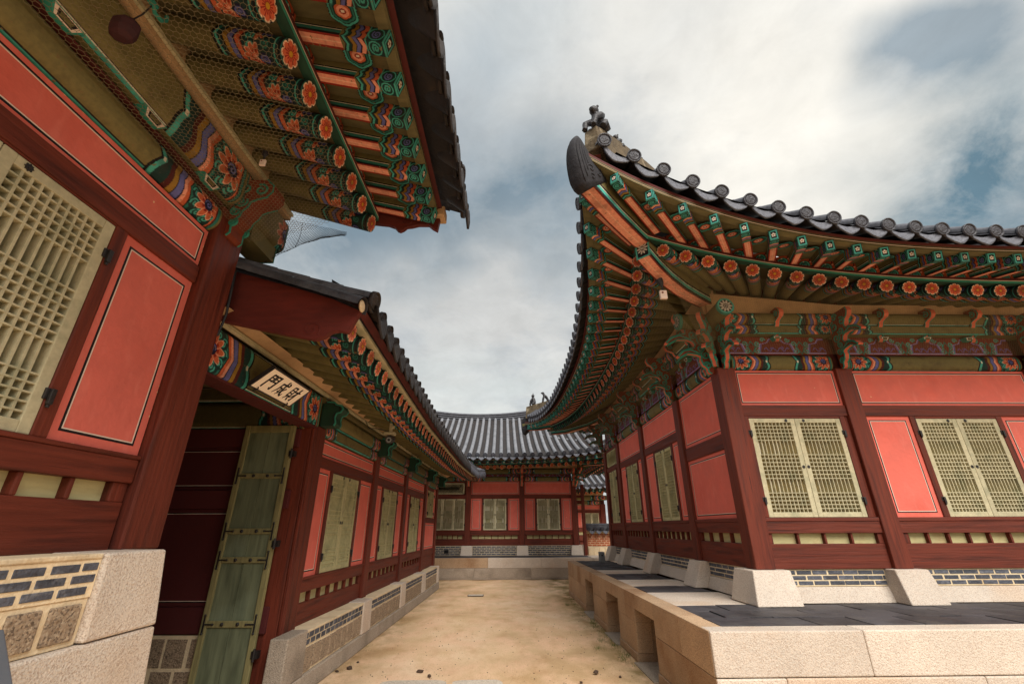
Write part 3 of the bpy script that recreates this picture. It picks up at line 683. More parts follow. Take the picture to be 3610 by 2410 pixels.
def window_leaf(fr, u0, u1, z0, z1, parent, side, v=.012, dense=10, sash=None, backing=None, studs=True, rows=(5, 6, 5), zf=(.044, .232, .374, .615, .765, .96), hinges=True, bars=True, fw=None, strips=0, vt=1.0):
    sash = sash or m_sash; backing = backing or m_paperd
    H = z1-z0; fw = fw or min(.058, (u1-u0)*.12)
    mb = MB(); d = .055
    mb.fbox(fr, u0, u0+fw, v-d, v, z0, z1); mb.fbox(fr, u1-fw, u1, v-d, v, z0, z1)
    mb.fbox(fr, u0+fw, u1-fw, v-d, v-.001, z1-fw*.9, z1); mb.fbox(fr, u0+fw, u1-fw, v-d, v-.001, z0, z0+fw*.95)
    leaf = mb.build('window_leaf', sash, parent, bevel=.004)
    a0, a1 = u0+fw, u1-fw
    mb = MB(); n = dense; t = .0043
    zb0, zb1 = z0+fw*.95, z1-fw*.9
    for i in range(1, n): u = a0+(a1-a0)*i/n; mb.fbox(fr, u-t*vt, u+t*vt, v-.050, v-.006, zb0, zb1)
    for (k0, k1), r in zip(((0, 1), (2, 3), (4, 5)), rows):
        for j in range(r+1):
            z = z0+H*(zf[k0]+(zf[k1]-zf[k0])*j/r)
            if z < zb0+.004 or z > zb1-.004: continue
            mb.fbox(fr, a0, a1, v-.048, v-.0045, z-t, z+t)
    mb.build('lattice', sash, leaf)
    mb = MB(); mb.fbox(fr, a0-.01, a1+.01, v-.066, v-.058, zb0-.01, zb1+.01)
    if strips:   # pale paper edges showing beside the upright bars
        for (k0, k1) in ((1, 2), (3, 4)):
            for i in range(n):
                a = a0+(a1-a0)*(i+.28)/n; b = a0+(a1-a0)*(i+.66)/n
                if rng.random() < strips: mb.fbox(fr, a, b, v-.058, v-.040, z0+H*zf[k0]+.004, z0+H*zf[k1]-.004, 1)
    mb.build('backing', [backing, m_paper], leaf)
    if hinges:
        uh = u0-.012 if side < 0 else u1+.012
        for zz in (z0+H*.165, z0+H*.845):
            mb = MB(); mb.fbox(fr, uh-.026, uh+.022, v-.004, v+.010, zz-.022, zz+.030); mb.fbox(fr, uh-.012, uh+.012, v+.010, v+.026, zz-.045, zz+.028); mb.fbox(fr, uh-.007, uh+.007, v+.010, v+.022, zz-.060, zz-.045)
            mb.build('hinge', m_iron, leaf, bevel=.003)
    if studs:
        us = u1-fw*.5 if side < 0 else u0+fw*.5
        for zz, uu in ((z1-fw*.45, u1-fw*1.9 if side < 0 else u0+fw*1.9), (z0+H*.49, us)):
            mb = MB(); c = []
            n = 24
            for k in range(n):
                a = 2*math.pi*k/n; r = .017*(1+.22*math.cos(8*a)); c.append((r*math.cos(a), r*math.sin(a)))
            mb.add([fr(uu+x, v+.006, zz+y) for x, y in c]+[fr(uu+x, v-.001, zz+y) for x, y in c], [tuple(range(n))]+[(k, (k+1) % n, n+(k+1) % n, n+k) for k in range(n)])
            mb.sphere(fr(uu, v+.006, zz), .006)
            mb.build('flower_stud', m_iron, leaf)
    return leaf
def brick_band(fr, u0, u1, z0, z1, rows, bl, parent, v=0, name='brick_band', bmat=None, joint=.012, stagger=.5, gap=.014, mort=None, fine=True):
    mb = MB(); mb.fbox(fr, u0, u1, v-.08, v, z0, z1, 0)
    hr = (z1-z0-gap*(rows+1))/rows
    for j in range(rows):
        za = z0+gap+j*(hr+gap)
        u = u0+.012-(stagger*bl if j % 2 else .12*bl)
        while u < u1-.02:
            a, b = max(u, u0+.012), min(u+bl-joint, u1-.012)
            if b-a > .02:
                t = rng.uniform(.65, 1.25); e = rng.uniform(-.003, .003) if fine else 0
                mb.fbox(fr, a+abs(e), b-abs(e)*.5, v-.01, v+.004+e*.5, za+e*.6, za+hr+e*.4, 1, (t, t, t*1.02))
            u += bl*(rng.uniform(.94, 1.06) if fine else 1)
    return mb.build(name, [mort or m_mortar, bmat or m_brick], parent, bevel=.0025 if fine else 0)
def stone_block(fr, u0, u1, v0, v1, z0, z1, parent, du=.0, dv=.0, name='column_base', material=None, du0=None, bevel=.012):
    """block that widens by du, dv towards its foot"""
    a = du if du0 is None else du0
    mb = MB(); mb.hexa([fr(u0-a, v0, z0), fr(u1+du, v0, z0), fr(u1+du, v1+dv, z0), fr(u0-a, v1+dv, z0), fr(u0, v0, z1), fr(u1, v0, z1), fr(u1, v1, z1), fr(u0, v1, z1)])
    return mb.build(name, material or m_granite, parent, bevel=bevel)
def wood(name, fr, u0, u1, v0, v1, z0, z1, parent, material, bevel=.006):
    mb = MB(); mb.fbox(fr, u0, u1, v0, v1, z0, z1); return mb.build(name, material, parent, bevel=bevel)
def bay(root, fr, u0, u1, H, kind, mh, mv, nslots=4, win=None, slotm=None, sash=None, backing=None, fine=True, dense=10, rows=(5, 6, 5), chips=0, strips=0, vt=1.0):
    """one bay between columns: apron board, vent row, sill, windows and panels, lintel, upper panel"""
    b, ap, sl, si, w0, w1, l0, l1, pt = [H[k] for k in ('base', 'apron', 'slot', 'sill', 'w0', 'w1', 'l0', 'l1', 'pt')]
    wood('apron_board', fr, u0, u1, -.06, .004, b, ap, root, mh)
    # vent row: recessed boards between short mullions
    mg = (u1-u0)*.035; n = nslots; step = (u1-u0-2*mg)/n; t = .026
    us = [u0+mg+i*step for i in range(n+1)]
    for a, c in [(u0, us[0]+t/2), (us[-1]-t/2, u1)]+[(u-t/2, u+t/2) for u in us[1:-1]]: wood('vent_mullion', fr, a, c, -.06, .002, ap, sl, root, mv, .006 if fine else 0)
    for a, c in zip(us[:-1], us[1:]):
        mb = MB(); mb.fbox(fr, a+t/2, c-t/2, -.055, -.045, ap, sl); mb.build('vent_board', slotm or m_slot, root)
    wood('sill_rail', fr, u0, u1, -.06, .022, sl, si, root, mh)
    mb = MB(); mb.fbox(fr, u0, u1, -.05, .030, si, w0); mb.build('sill_moulding', mh, root, bevel=.006)
    if kind == 'panels':
        plaster_panel(fr, u0, u1, w0, H['pa'], root); wood('mid_rail', fr, u0, u1, -.06, .02, H['pa'], H['pb'], root, mh)
        plaster_panel(fr, u0, u1, H['pb'], pt, root); return
    wl, wr = win
    jw = min(.075, max(.03, (u1-u0)*.05))
    top = H.get('w1x', w1) if kind == 'win_vent' else w1
    lz0, lz1 = (H['l0x'], H['l1x']) if kind == 'win_vent' else (l0, l1)
    if kind == 'win':
        for a, c, s_ in ((u0, wl-jw, -1), (wr+jw, u1, 1)):
            if c-a > .08: plaster_panel(fr, a, c, w0, l0, root, ins=.05, chips=chips)
            elif c-a > .005: wood('jamb_filler', fr, a, c, -.06, .0, w0, l0, root, mv)
    for a, c in ((max(wl-jw, u0), wl), (wr, min(wr+jw, u1))):
        wood('window_jamb', fr, a, c, -.06, .018, w0, lz0, root, mv)
    wood('window_head', fr, wl, wr, -.06, .014, top, lz0, root, mh, bevel=.004)
    nl = 3 if kind == 'win3' else 2
    for i in range(nl):
        a = wl+(wr-wl)*i/nl; c = wl+(wr-wl)*(i+1)/nl
        window_leaf(fr, a+.002, c-.002, w0+.003, top-.003, root, -1 if i == 0 else 1, dense=dense, sash=sash, backing=backing, studs=fine, hinges=fine and (i == 0 or i == nl-1), rows=rows, strips=strips, vt=vt)
    wood('lintel', fr, u0, u1, -.06, .022, lz0, lz1, root, mh)
    if kind == 'win_vent' or kind == 'win3':
        # small latticed light over the window
        mb = MB(); a, c, z0, z1 = u0+.06, u1-.06, lz1+.02, pt-.06
        mb.fbox(fr, a, c, -.04, -.034, z0, z1, 1)
        for q in ((a, c, z0, z0+.03), (a, c, z1-.03, z1), (a, a+.04, z0, z1), (c-.04, c, z0, z1)): mb.fbox(fr, q[0], q[1], -.034, .01, q[2], q[3], 0)
        n = int((c-a)/.05)
        for i in range(n+3):
            for sgn in (-1, 1):
                x0 = a+(c-a)*i/n; h = z1-z0-.06
                mb.hexa([fr(min(max(x0+sgn*dx*h+e, a+.03), c-.03), vv, z0+.03+dx*h) for dx, vv in ((0, -.03), (1, -.03)) for e in (-.006, .006)] + [fr(min(max(x0+sgn*dx*h+e, a+.03), c-.03), vv, z0+.03+dx*h) for dx, vv in ((0, 0), (1, 0)) for e in (-.006, .006)], 0)
        mb.build('lattice_light', [sash or m_sash, m_paperg], root)
        wood('head_rail', fr, u0, u1, -.06, .02, pt-.05, pt, root, mh)
    else:
        plaster_panel(fr, u0, u1, lz1, pt, root, ins=.03 if pt-lz1 < .5 else .045, chips=chips)
def column(fr, u, cw, z0, z1, root, v0=-.17, v1=.05):
    return wood('column', fr, u-cw/2, u+cw/2, v0, v1, z0, z1, root, m_redv, bevel=.012)

def bracket(root, O, A, thk=.085, s=1.0, double=True, name='bracket', beak=True, edge=None):
    """carved wing bracket standing out from a column head along A; orange edges, green scrolls on its cheeks"""
    A = Vector(A); N = A.cross(Vector((0, 0, 1))).normalized(); O = Vector(O)
    out = [(0, -.20), (.03, -.215), (.055, -.20), (.062, -.15), (.10, -.12), (.115, -.07), (.105, -.03), (.15, -.01)]
    if beak: out += [(.24, .0), (.33, -.045), (.345, -.03), (.30, .02), (.22, .05), (.17, .055)]
    else: out = [(0, -.215), (.025, -.215), (.05, -.19), (.045, -.13), (.055, -.08), (.09, -.045), (.10, .0), (.135, .04), (.15, .085), (.20, .11), (.27, .13), (.305, .18), (.30, .24), (.26, .275), (.24, .30), (0, .30)]
    if beak: out += [(.15, .09), (.175, .13), (.22, .15)]
    if beak and double: out += [(.33, .15), (.43, .10), (.445, .115), (.40, .17), (.30, .205), (.24, .21)]
    if beak: out += [(.235, .25), (.26, .30), (.31, .33), (.335, .38), (.32, .43), (0, .43)]
    out = [(x*s, y*s) for x, y in out]
    mb = MB(); mb.prism(out, A, (0, 0, 1), N, O, thk, 1, 0)
    for sg in (-1, 1):
        off = N*(thk/2*sg)
        mb.tube([O+off+A*(x*.965)+Vector((0, 0, y)) for x, y in out[1:-1]], .0075*s, 4, 2)
        for (x, y, r, a0, fl) in (((.055, -.13, .04, 0, 1), (.06, -.02, .045, 1, -1), (.10, .05, .04, 2, 1), (.07, .14, .055, .5, -1), (.16, .20, .045, 3, 1), (.08, .28, .06, 1.5, 1), (.21, .30, .05, 2, -1), (.12, .38, .045, 0, 1)) if beak else ((.05, -.10, .035, 1, -1), (.05, .0, .04, 2, 1), (.07, .09, .05, .5, -1), (.08, .22, .055, 1.5, 1), (.20, .20, .055, 2, -1))):
            pts = []
            for k in range(16):
                q = k/15; a = a0+fl*q*8.5; rr = r*(1-.8*q); pts.append(O+off+A*((x+rr*math.cos(a))*s)+Vector((0, 0, (y+rr*math.sin(a))*s)))
            mb.tube(pts, .0105*s, 5, 2)
        if beak:
            for pts in ([(.11, -.005), (.2, .035), (.27, .025), (.335, -.03)], [(.18, .15), (.29, .19), (.37, .165), (.435, .115)]):
                if pts[0][0] == .18 and not double: continue
                mb.tube([O+off+A*(x*s)+Vector((0, 0, y*s)) for x, y in pts], .010*s, 5, 2)
    return mb.build(name, [edge or m_pink, m_rust, m_green], root)
def soro(fr, u, v, z, root, w=.12, h=.045):
    """small bearing block: olive face in a green and black outline"""
    mb = MB(); k = .6
    mb.hexa([fr(u-w/2*k, -.05, z), fr(u+w/2*k, -.05, z), fr(u+w/2*k, v, z), fr(u-w/2*k, v, z), fr(u-w/2, -.05, z+h), fr(u+w/2, -.05, z+h), fr(u+w/2, v+.02, z+h), fr(u-w/2, v+.02, z+h)], 0)
    for t, m, e in ((.85, 1, .001), (.62, 2, .002), (.45, 3, .003)):
        c0 = (z+h*.5); hh = h*.5*t; q = lambda s_, zz: fr(u+s_*(w/2*(k+(1-k)*((zz-z)/h)))*t, v+.02*((zz-z)/h)+e, zz)
        mb.add([q(-1, c0-hh), q(1, c0-hh), q(1, c0+hh), q(-1, c0+hh)], [(0, 1, 2, 3)], m)
    return mb.build('bearing_block', [m_green, m_white, m_black, m_olive], root)
def frieze(fr, u0, u1, z0, z1, root, n, v=0, px=130):
    """board between the beams: violet cartouches on maroon, green scroll posts between them"""
    L, h = u1-u0, z1-z0; c = Cv(L, h, px, S(128, 52, 36)); st = L/n
    VI, VL = S(120, 108, 178), S(190, 164, 210)
    for i in range(n+1):
        x = i*st
        def cart(g, col): c.poly([(x-st*.5*g+st*.06, h*(.5-.46*g)), (x+st*.5*g-st*.06, h*(.5-.46*g)), (x+st*.36*g, h*(.5+.12*g)), (x+st*.20*g, h*(.5+.20*g)), (x+st*.13*g, h*(.5+.44*g)), (x-st*.13*g, h*(.5+.44*g)), (x-st*.20*g, h*(.5+.20*g)), (x-st*.36*g, h*(.5+.12*g))], col)
        cart(.92, VL); cart(.86, VI); cart(.78, S(120, 52, 40))
        pts = [(x-st*.25+st*.5*k/24, h*.30+h*.10*math.sin(k*.9)) for k in range(25)]; c.line(pts, .022*h*2, VI)
        c.spiral(x-st*.1, h*.34, h*.09, .03*h, VI, 1.2, 0, 1); c.spiral(x+st*.12, h*.38, h*.09, .03*h, VI, 1.2, 2, -1)
    for i in range(n):
        x = (i+.5)*st; t = h*.055
        for s_ in (-1, 1):
            c.spiral(x+s_*st*.11, h*.22, h*.17, t, G1, 1.3, math.pi/2, s_); c.spiral(x+s_*st*.13, h*.62, h*.15, t, G1, 1.2, -1, -s_)
            c.spiral(x+s_*st*.25, h*.84, h*.13, t, G1, 1.2, 0, s_); c.line([(x, h*.05), (x+s_*st*.08, h*.45), (x, h*.75)], t, G2)
    ny, nx = c.X.shape; P = np.zeros((ny, nx, 3))
    o = np.array(fr.O); P[:] = o+np.array(fr.U)*(u0+c.X)[..., None]+np.array(fr.N)*v; P[..., 2] += z0+c.Y
    mb = MB(); mb.grid(P, c.I, 0); mb.fbox(fr, u0, u1, v-.05, v-.002, z0, z1, 1)
    return mb.build('frieze_board', [m_paint, m_maroon], root)

# ------------------------------------------------------------------ curved eaves of the hipped halls
class Eave:
    gable = None
    slope = (.33, .037)
    def f(s, d): return s.slope[0]*d+s.slope[1]*d*d
    """side of a hipped roof: q runs along the wall from the near corner column, p inward from the wall line; mp turns (q,p) into x,y"""
    def __init__(s, mp, Lc, dz=0.0, far=1.0, near=1.0):
        s.mp, s.Lc, s.dz, s.kf, s.kn = mp, Lc, dz, far, near
    def _f(s, q):
        if q > s.Lc/2: return s.Lc-q, -1, s.kf
        return q, 1, s.kn
    def _pt(s, q, p, z): x, y = s.mp(q, p); return Vector((x, y, z+s.dz))
    def raw(s, q, which):
        a, sg, k = s._f(q)
        if which == 'F': t = min(max((3.398-a)/4.718, 0), 1.05); return -.944-.454*t**3, 4.136+.283*k*t**1.79, t, sg
        if which == 'B': t = min(max((3.528-a)/5.618, 0), 1.05); return -1.486-.694*t**2.53, 4.236+.587*k*t**3.6, t, sg
        t = min(max((3.06-a)/5.05, 0), 1.05); return -1.641-.5*t**2.04, 4.47+.773*k*t**3.5, t, sg
    def pm(s, q, pmax):
        h = min(q, s.Lc-q)
        return min(h, pmax) if s.gable is None or h < s.gable else pmax
    def P(s, q, which, dp=0, dzz=0): p, z, t, sg = s.raw(q, which); return s._pt(q, p+dp, z+dzz)
    def ang(s, q): p, z, t, sg = s.raw(q, 'F'); return sg*R_(45)*min(t, 1), min(t, 1)
    def d(s, dq, dp): a = Vector(s.mp(dq, dp)); b = Vector(s.mp(0, 0)); v = a-b; return Vector((v.x, v.y, 0))
    def meet(s, q, which='B'):
        """where the line of the rafter that ends at q reaches the outer curve"""
        a, t = s.ang(q); pf = s.raw(q, 'F')[0]; lo, hi = 0, 2.0
        for _ in range(40):
            m = (lo+hi)/2
            if pf-m*math.cos(a) > s.raw(q-m*math.sin(a), which)[0]: lo = m
            else: hi = m
        return q-lo*math.sin(a)
def hip_eaves(root, ev, qs, tiles, q0, q1, pmax=3.4, rows=True, detail=2, med=True, ridge_len=None, tmat=None, disc_out=.035, drip=(1.0, 0.0), dark=False):
    """rafters, flying rafters, soffits, eave boards and tiles of one side"""
    for q in qs:
        a, t = ev.ang(q); F = ev.P(q, 'F'); L = .85
        din = ev.d(math.sin(a), math.cos(a))
        root_z = 4.41+.12*t+ev.dz
        vec = din*L+Vector((0, 0, root_z-F.z))
        link('rafter', ME_RAFTER, root, mw=orient(F, vec))
        qb = ev.meet(q); B = ev.P(qb, 'B')
        tgt = Vector((F.x, F.y, F.z+.225)); link('flying_rafter', ME_BUYEON, root, mw=orient(B, tgt-B))
    fine = np.linspace(q0, q1, int((q1-q0)/.12)+2)
    out = -ev.d(0, 1)
    # lower soffit: rafter ends to purlin
    A = [];
    for q in fine:
        a, t = ev.ang(q); F = ev.P(q, 'F', 0, .082); din = ev.d(math.sin(a), math.cos(a)); R2 = F+din*1.5; R2.z = 4.41+.12*t+ev.dz+.26
        A.append([F, R2])
    mb = MB(); mb.grid(np.array([[tuple(v) for v in r] for r in A]).transpose(1, 0, 2)); mb.build('lower_soffit', m_olivex, root)
    A = []
    for q in fine:
        qb = ev.meet(q); A.append([ev.P(q, 'F', .02, .275), ev.P(qb, 'B', -.02, .058)])
    mb = MB(); mb.grid(np.array([[tuple(v) for v in r] for r in A]).transpose(1, 0, 2)); mb.build('upper_soffit', m_olivex, root)
    # batten over the rafter ends
    path = [(ev.P(q, 'F'), out) for q in fine]
    sweep('eave_batten', path, [(-.03, .080), (.028, .080), (.03, .088), (.03, .118), (.03, .126), (.03, .160), (-.03, .160)], [m_green, m_white, m_maroon, m_dkgreen], root, [3, 3, 0, 1, 2, 2, 2])
    # painted blocking between the flying rafters
    if detail > 1:
        for qa, qb in zip(qs[:-1], qs[1:]):
            q = (qa+qb)/2; a, t = ev.ang(q); w = abs(qb-qa)
            link('blocking_panel', ME_BLOCK, root, mw=orient(ev.P(q, 'F', -.005, .16), ev.d(math.sin(a), math.cos(a))) @ Matrix.Diagonal((max(w-.09, .05)/.2, 1, 1, 1)))
            if med and detail > 2:
                qm = ev.meet(q); Bp = ev.P(qm, 'B', 0, .055); Fp = ev.P(q, 'F', .02, .272); mid = Bp.lerp(Fp, .40)
                m = orient(mid, Fp-Bp); link('painted_medallion', ME_MED, root, mw=m @ Matrix.Translation((0, 0, -.026)) @ Matrix.Diagonal((min(1.25, (w-.105)/.175), 1.35, 1, 1)))
    bq = [ev.meet(q) for q in fine]
    path = [(ev.P(q, 'B'), out) for q in bq]
    sweep('eave_board', path, [(-.06, .058), (.0, .058), (.006, .063), (.006, .092), (.010, .096), (.012, .104), (.012, .114), (-.06, .114)], [m_olivex, m_black, m_white], root, [0, 0, 0, 2, 1, 0, 0, 0])
    # maroon board that carries the tiles: rises from the eave board to just under the tile edge
    A = []
    for q in fine:
        qb = ev.meet(q); b = ev.P(qb, 'B', -.006, .110); qt = ev.meet(q, 'T'); tt = ev.P(qt, 'T', 0, -.06); tt = b.lerp(tt, min(1, .045/max((tt-b).length, .01)))
        A.append([b, tt, tt+ev.d(0, .25)+Vector((0, 0, .06))])
    mb = MB(); mb.grid(np.array([[tuple(v) for v in r] for r in A]).transpose(1, 0, 2)); mb.build('tile_board', m_maroon, root)
    # roof skin, then tile ends and rows of cover tiles on it
    A = []
    tq = np.linspace(max(q0-.45, -1.98) if q0 < 0 else q0, min(q1+.45, ev.Lc+1.98) if q1 > ev.Lc else q1, len(fine)+8)
    pm = lambda q: max(ev.pm(q, pmax), ev.raw(q, 'T')[0]+.02)
    for q in tq:
        p, z, t, sg = ev.raw(q, 'T'); D = pm(q)-p
        A.append([ev._pt(q, p+D*k, z-.05+ev.f(D*k)) for k in np.linspace(0, 1, 9)])
    mb = MB(); mb.grid(np.array([[tuple(v) for v in r] for r in A]).transpose(1, 0, 2)); roof = mb.build('roof', tmat or m_tiled, root)
    for i, q in enumerate(tiles):
        p, z, t, sg = ev.raw(q, 'T'); D = pm(q)-p-.05
        if D < .1: D = .1
        Lr = min(D, ridge_len) if ridge_len else D
        g = -math.atan2((ev.raw(q+.05, 'T')[1]-ev.raw(q-.05, 'T')[1]), .1)
        pts = [ev._pt(q, p+x, z-.012+ev.f(x)) for x in np.linspace(0, Lr, max(3, int(Lr/.25)))]
        row = cover_row(pts, .066).build('cover_tile_row', [m_tilem], roof, smooth=True)
        link('end_disc', ME_DISC_BACKLIT if dark else ME_DISC, row, mw=orient(pts[0]-ev.d(0, 1)*disc_out, ev.d(0, 1)+Vector((0, 0, .2))))
        if i+1 < len(tiles):
            q2 = tiles[i+1]; qm = (q+q2)/2; pp, zz, _, _ = ev.raw(qm, 'T')
            X = ev.P(q2, 'T')-ev.P(q, 'T'); Y = ev.d(0, 1)+Vector((0, 0, .12))
            Zv = X.cross(Y).normalized();
            if Zv.z < 0: Zv = -Zv; X = -X
            Xn = X.normalized(); Yn = Zv.cross(Xn)
            m = Matrix((Xn*(X.length/.27), Yn, Zv*drip[0])).transposed().to_4x4(); m.translation = ev._pt(qm, pp-drip[1], zz-.02)
            link('drip_tile', ME_DRIP_BACKLIT if dark else ME_DRIP, roof, mw=m)
    return roof
def block_mesh():
    c = Cv(.2, .105, 330, S(196, 88, 52))
    c.line([(.03, .105), (.03, .07), (.06, .05)], .012, MRN); c.line([(.17, .105), (.17, .07), (.14, .05)], .012, MRN)
    c.disc(.1, .02, .062, BLK); c.disc(.1, .02, .056, G1); c.disc(.1, .02, .040, G3); c.disc(.1, .02, .034, G2)
    c.spiral(.083, .022, .017, .007, G1, 1.4, 0, 1, G3); c.spiral(.117, .022, .017, .007, G1, 1.4, math.pi, -1, G3)
    c.disc(.1, .068, .008, WHT); c.disc(.03, .05, .010, PNK); c.disc(.17, .05, .010, PNK)
    P = np.zeros(c.X.shape+(3,)); P[..., 0] = c.X-.1; P[..., 2] = c.Y
    mb = MB(); mb.grid(P, c.I, 0); return mb.mesh('blocking panel', [m_paint], False, False)
def med_mesh():
    w, h = .21, .15; c = Cv(w, h, 260, OLV); x, y = w/2, h/2
    A = np.arctan2(c.Y-y, (c.X-x)*.72); Rr = np.sqrt(((c.X-x)*.72)**2+(c.Y-y)**2)/(.066*(1+.10*np.abs(np.cos(3*A))))
    for r, col in ((1.0, BLK), (.93, G1), (.80, BLK), (.74, G2), (.62, G3), (.50, ORG), (.38, SAL), (.2, RDD), (.1, WHT)): c.m(Rr < r, col)
    # keep only the ornament: build faces inside its outline
    ny, nx = c.X.shape; keep = Rr < 1.0
    mb = MB(); idx = -np.ones((ny, nx), int); vs = []; cs = []
    for j in range(ny):
        for i in range(nx):
            idx[j, i] = len(vs); vs.append((c.X[j, i]-x, c.Y[j, i]-y, 0)); cs.append(c.I[j, i])
    fs = [(idx[j, i], idx[j, i+1], idx[j+1, i+1], idx[j+1, i]) for j in range(ny-1) for i in range(nx-1) if keep[j:j+2, i:i+2].sum() >= 3]
    mb.add(vs, fs, 0, cs); return mb.mesh('painted medallion', [m_paint], False, False)
ME_BLOCK = block_mesh(); ME_MED = med_mesh()

def hip_beam(name, root, pts, w, hgt, parent_face=True, curl=False):
    """hip rafter along pts (underside centre line, from the building outward): salmon underside, green striped cheeks, lotus on the end"""
    mb = MB(); pts = [Vector(p) for p in pts]; n = len(pts)
    for i in range(n-1):
        a, b = pts[i], pts[i+1]; t = (b-a); t.z = 0; t.normalize(); x = t.cross(Vector((0, 0, 1)))
        q = lambda p, s_, z: p+x*(s_*w)+Vector((0, 0, z))
        for s0, s1, cc in ((-.5, -.46, G3), (-.46, -.38, RDD), (-.38, -.02, SAL), (-.02, .02, S(252, 206, 176)), (.02, .38, SAL), (.38, .46, RDD), (.46, .5, G3)):
            mb.add([q(a, s0, 0), q(a, s1, 0), q(b, s1, 0), q(b, s0, 0)], [(0, 1, 2, 3)], 0, cc)
        for s_ in (-.5, .5):
            for z0, z1, cc in ((0, .035, BLK), (.035, .085, G1), (.085, .095, WHT), (.095, .125, BLK), (.125, hgt, OLV)):
                mb.add([q(a, s_, z0), q(b, s_, z0), q(b, s_, z1), q(a, s_, z1)], [(0, 1, 2, 3)], 0, cc)
        mb.add([q(a, -.5, hgt), q(a, .5, hgt), q(b, .5, hgt), q(b, -.5, hgt)], [(0, 1, 2, 3)], 0, OLV)
    # end face
    t = pts[-1]-pts[-2]; t.z = 0; t.normalize(); x = t.cross(Vector((0, 0, 1))); c = Cv(w, hgt, 330, G1)
    c.m((abs(c.X-w/2) < w*.38) & (abs(c.Y-hgt/2) < hgt*.42), BLK)
    for k in range(10):
        a = 2*math.pi*k/10; px, py = w/2+.042*math.cos(a), hgt/2+.052*math.sin(a)
        u = (c.X-px)*math.cos(a)+(c.Y-py)*math.sin(a); v = -(c.X-px)*math.sin(a)+(c.Y-py)*math.cos(a); c.m((u/.026)**2+(v/.010)**2 < 1, S(206, 196, 180))
    c.disc(w/2, hgt/2, .014, WHT); c.disc(w/2, hgt/2, .009, G2)
    P = np.zeros(c.X.shape+(3,)); o = pts[-1]+t*.002
    P[:] = np.array(o)+np.array(x)*(c.X-w/2)[..., None]; P[..., 2] += c.Y; mb.grid(P, c.I, 0)
    return mb.build(name, [m_paint], root)
def dragon_head(root, O, A, s=1.0):
    """glazed corner cap: a blunt beast head over the hip rafter's end, snout curling up; origin at its foot, A outward"""
    A = Vector(A).normalized(); N = A.cross(Vector((0, 0, 1))); O = Vector(O); mb = MB()
    lev = [(-.035, .03, -.32, .085), (.03, .085, -.33, .105), (.12, .125, -.33, .112), (.22, .155, -.33, .110), (.32, .172, -.325, .100), (.41, .174, -.29, .086), (.49, .165, -.22, .072), (.57, .143, -.135, .058), (.645, .110, -.065, .044), (.705, .075, -.015, .030), (.735, .045, .015, .014)]
    n = 22; ring = []; Z = np.linspace(lev[0][0], lev[-1][0], 46); LV = np.array(lev)
    for i, z in enumerate(Z):
        a1, a0, hw = [np.interp(z, LV[:, 0], LV[:, j]) for j in (1, 2, 3)]; rp = 1
        for k in range(n):
            t = 2*math.pi*k/n; e = lambda v: math.copysign(abs(v)**.62, v)
            sl = .10*math.cos(t); aa = (a0+a1)/2+(a1-a0)/2*e(math.cos(t)); up = (1-i/45)**1.5*min(max((.10-aa)/.43, 0), 1)*.36   # underside rises towards the back
            ring.append(O+A*(((a0+a1)/2+(a1-a0)/2*e(math.cos(t))*rp)*s)+N*(hw*e(math.sin(t))*rp*s)+Vector((0, 0, (z+up+sl*(1-i/45)*(i/45)*2)*s)))
    m = len(Z); mb.add(ring, [(j*n+k, j*n+(k+1) % n, (j+1)*n+(k+1) % n, (j+1)*n+k) for j in range(m-1) for k in range(n)]+[tuple(range(n))[::-1], tuple((m-1)*n+k for k in range(n))], 0)
    def surf(a, z, sg):
        i = (z-lev[0][0])/(lev[-1][0]-lev[0][0]); a1, a0, hw = [np.interp(z, LV[:, 0], LV[:, j]) for j in (1, 2, 3)]
        x = min(abs((a-(a0+a1)/2)/((a1-a0)/2)), .999); ct = x**(1/.62); w = hw*math.sqrt(1-ct*ct)**.62
        sl = .10*math.copysign(ct, a-(a0+a1)/2)*(1-i)*i*2
        return O+A*(a*s)+N*(sg*w*s)+Vector((0, 0, (z+sl+(1-i)**1.5*min(max((.10-a)/.43, 0), 1)*.36)*s))
    for sg in (-1, 1):
        for d, za, zb in ((.025, .05, .68), (.06, .10, .64), (.095, .18, .60), (.13, .26, .55)):
            mb.tube([surf(float(np.interp(z, LV[:, 0], LV[:, 1]))-d, z, sg) for z in np.linspace(za, zb, 14)], [.004*s]+[.0085*s]*12+[.004*s], 5)
        for ca, cz, r0, t0 in ((.00, .22, .06, 0), (-.13, .16, .05, 2), (-.02, .10, .045, 1), (-.20, .30, .04, 3)): mb.tube([surf(ca+(r0-.0045*k)*math.cos(k*.62+t0), cz+(r0-.0045*k)*math.sin(k*.62+t0), sg) for k in range(11)], .0085*s, 5)
        for k in range(6): mb.tube([surf(-.31+.026*k, .33+.022*k, sg), surf(-.27+.028*k, .30+.024*k, sg), surf(-.22+.026*k, .29+.030*k, sg)], .007*s, 4)
        for cz in (.05, .115, .18, .245): mb.sphere(surf(-.30, cz, sg*.8), .030*s, 0, 8, 6)
    for k in range(6): p = surf(-.27+.052*k, .425+.050*k, 0); mb.tube([p-Vector((0, 0, .03*s)), p+A*(-.012*s)+Vector((0, 0, .028*s))], [.022*s, .008*s], 6)
    return mb.build('dragon_head_cap', mat('dull black clay cap', S(40, 39, 43), .8, .3, (14, 14, 14), bump=.2, bscale=50, light=(S(66, 65, 70), 9, .5), spec=.25), root, smooth=True)
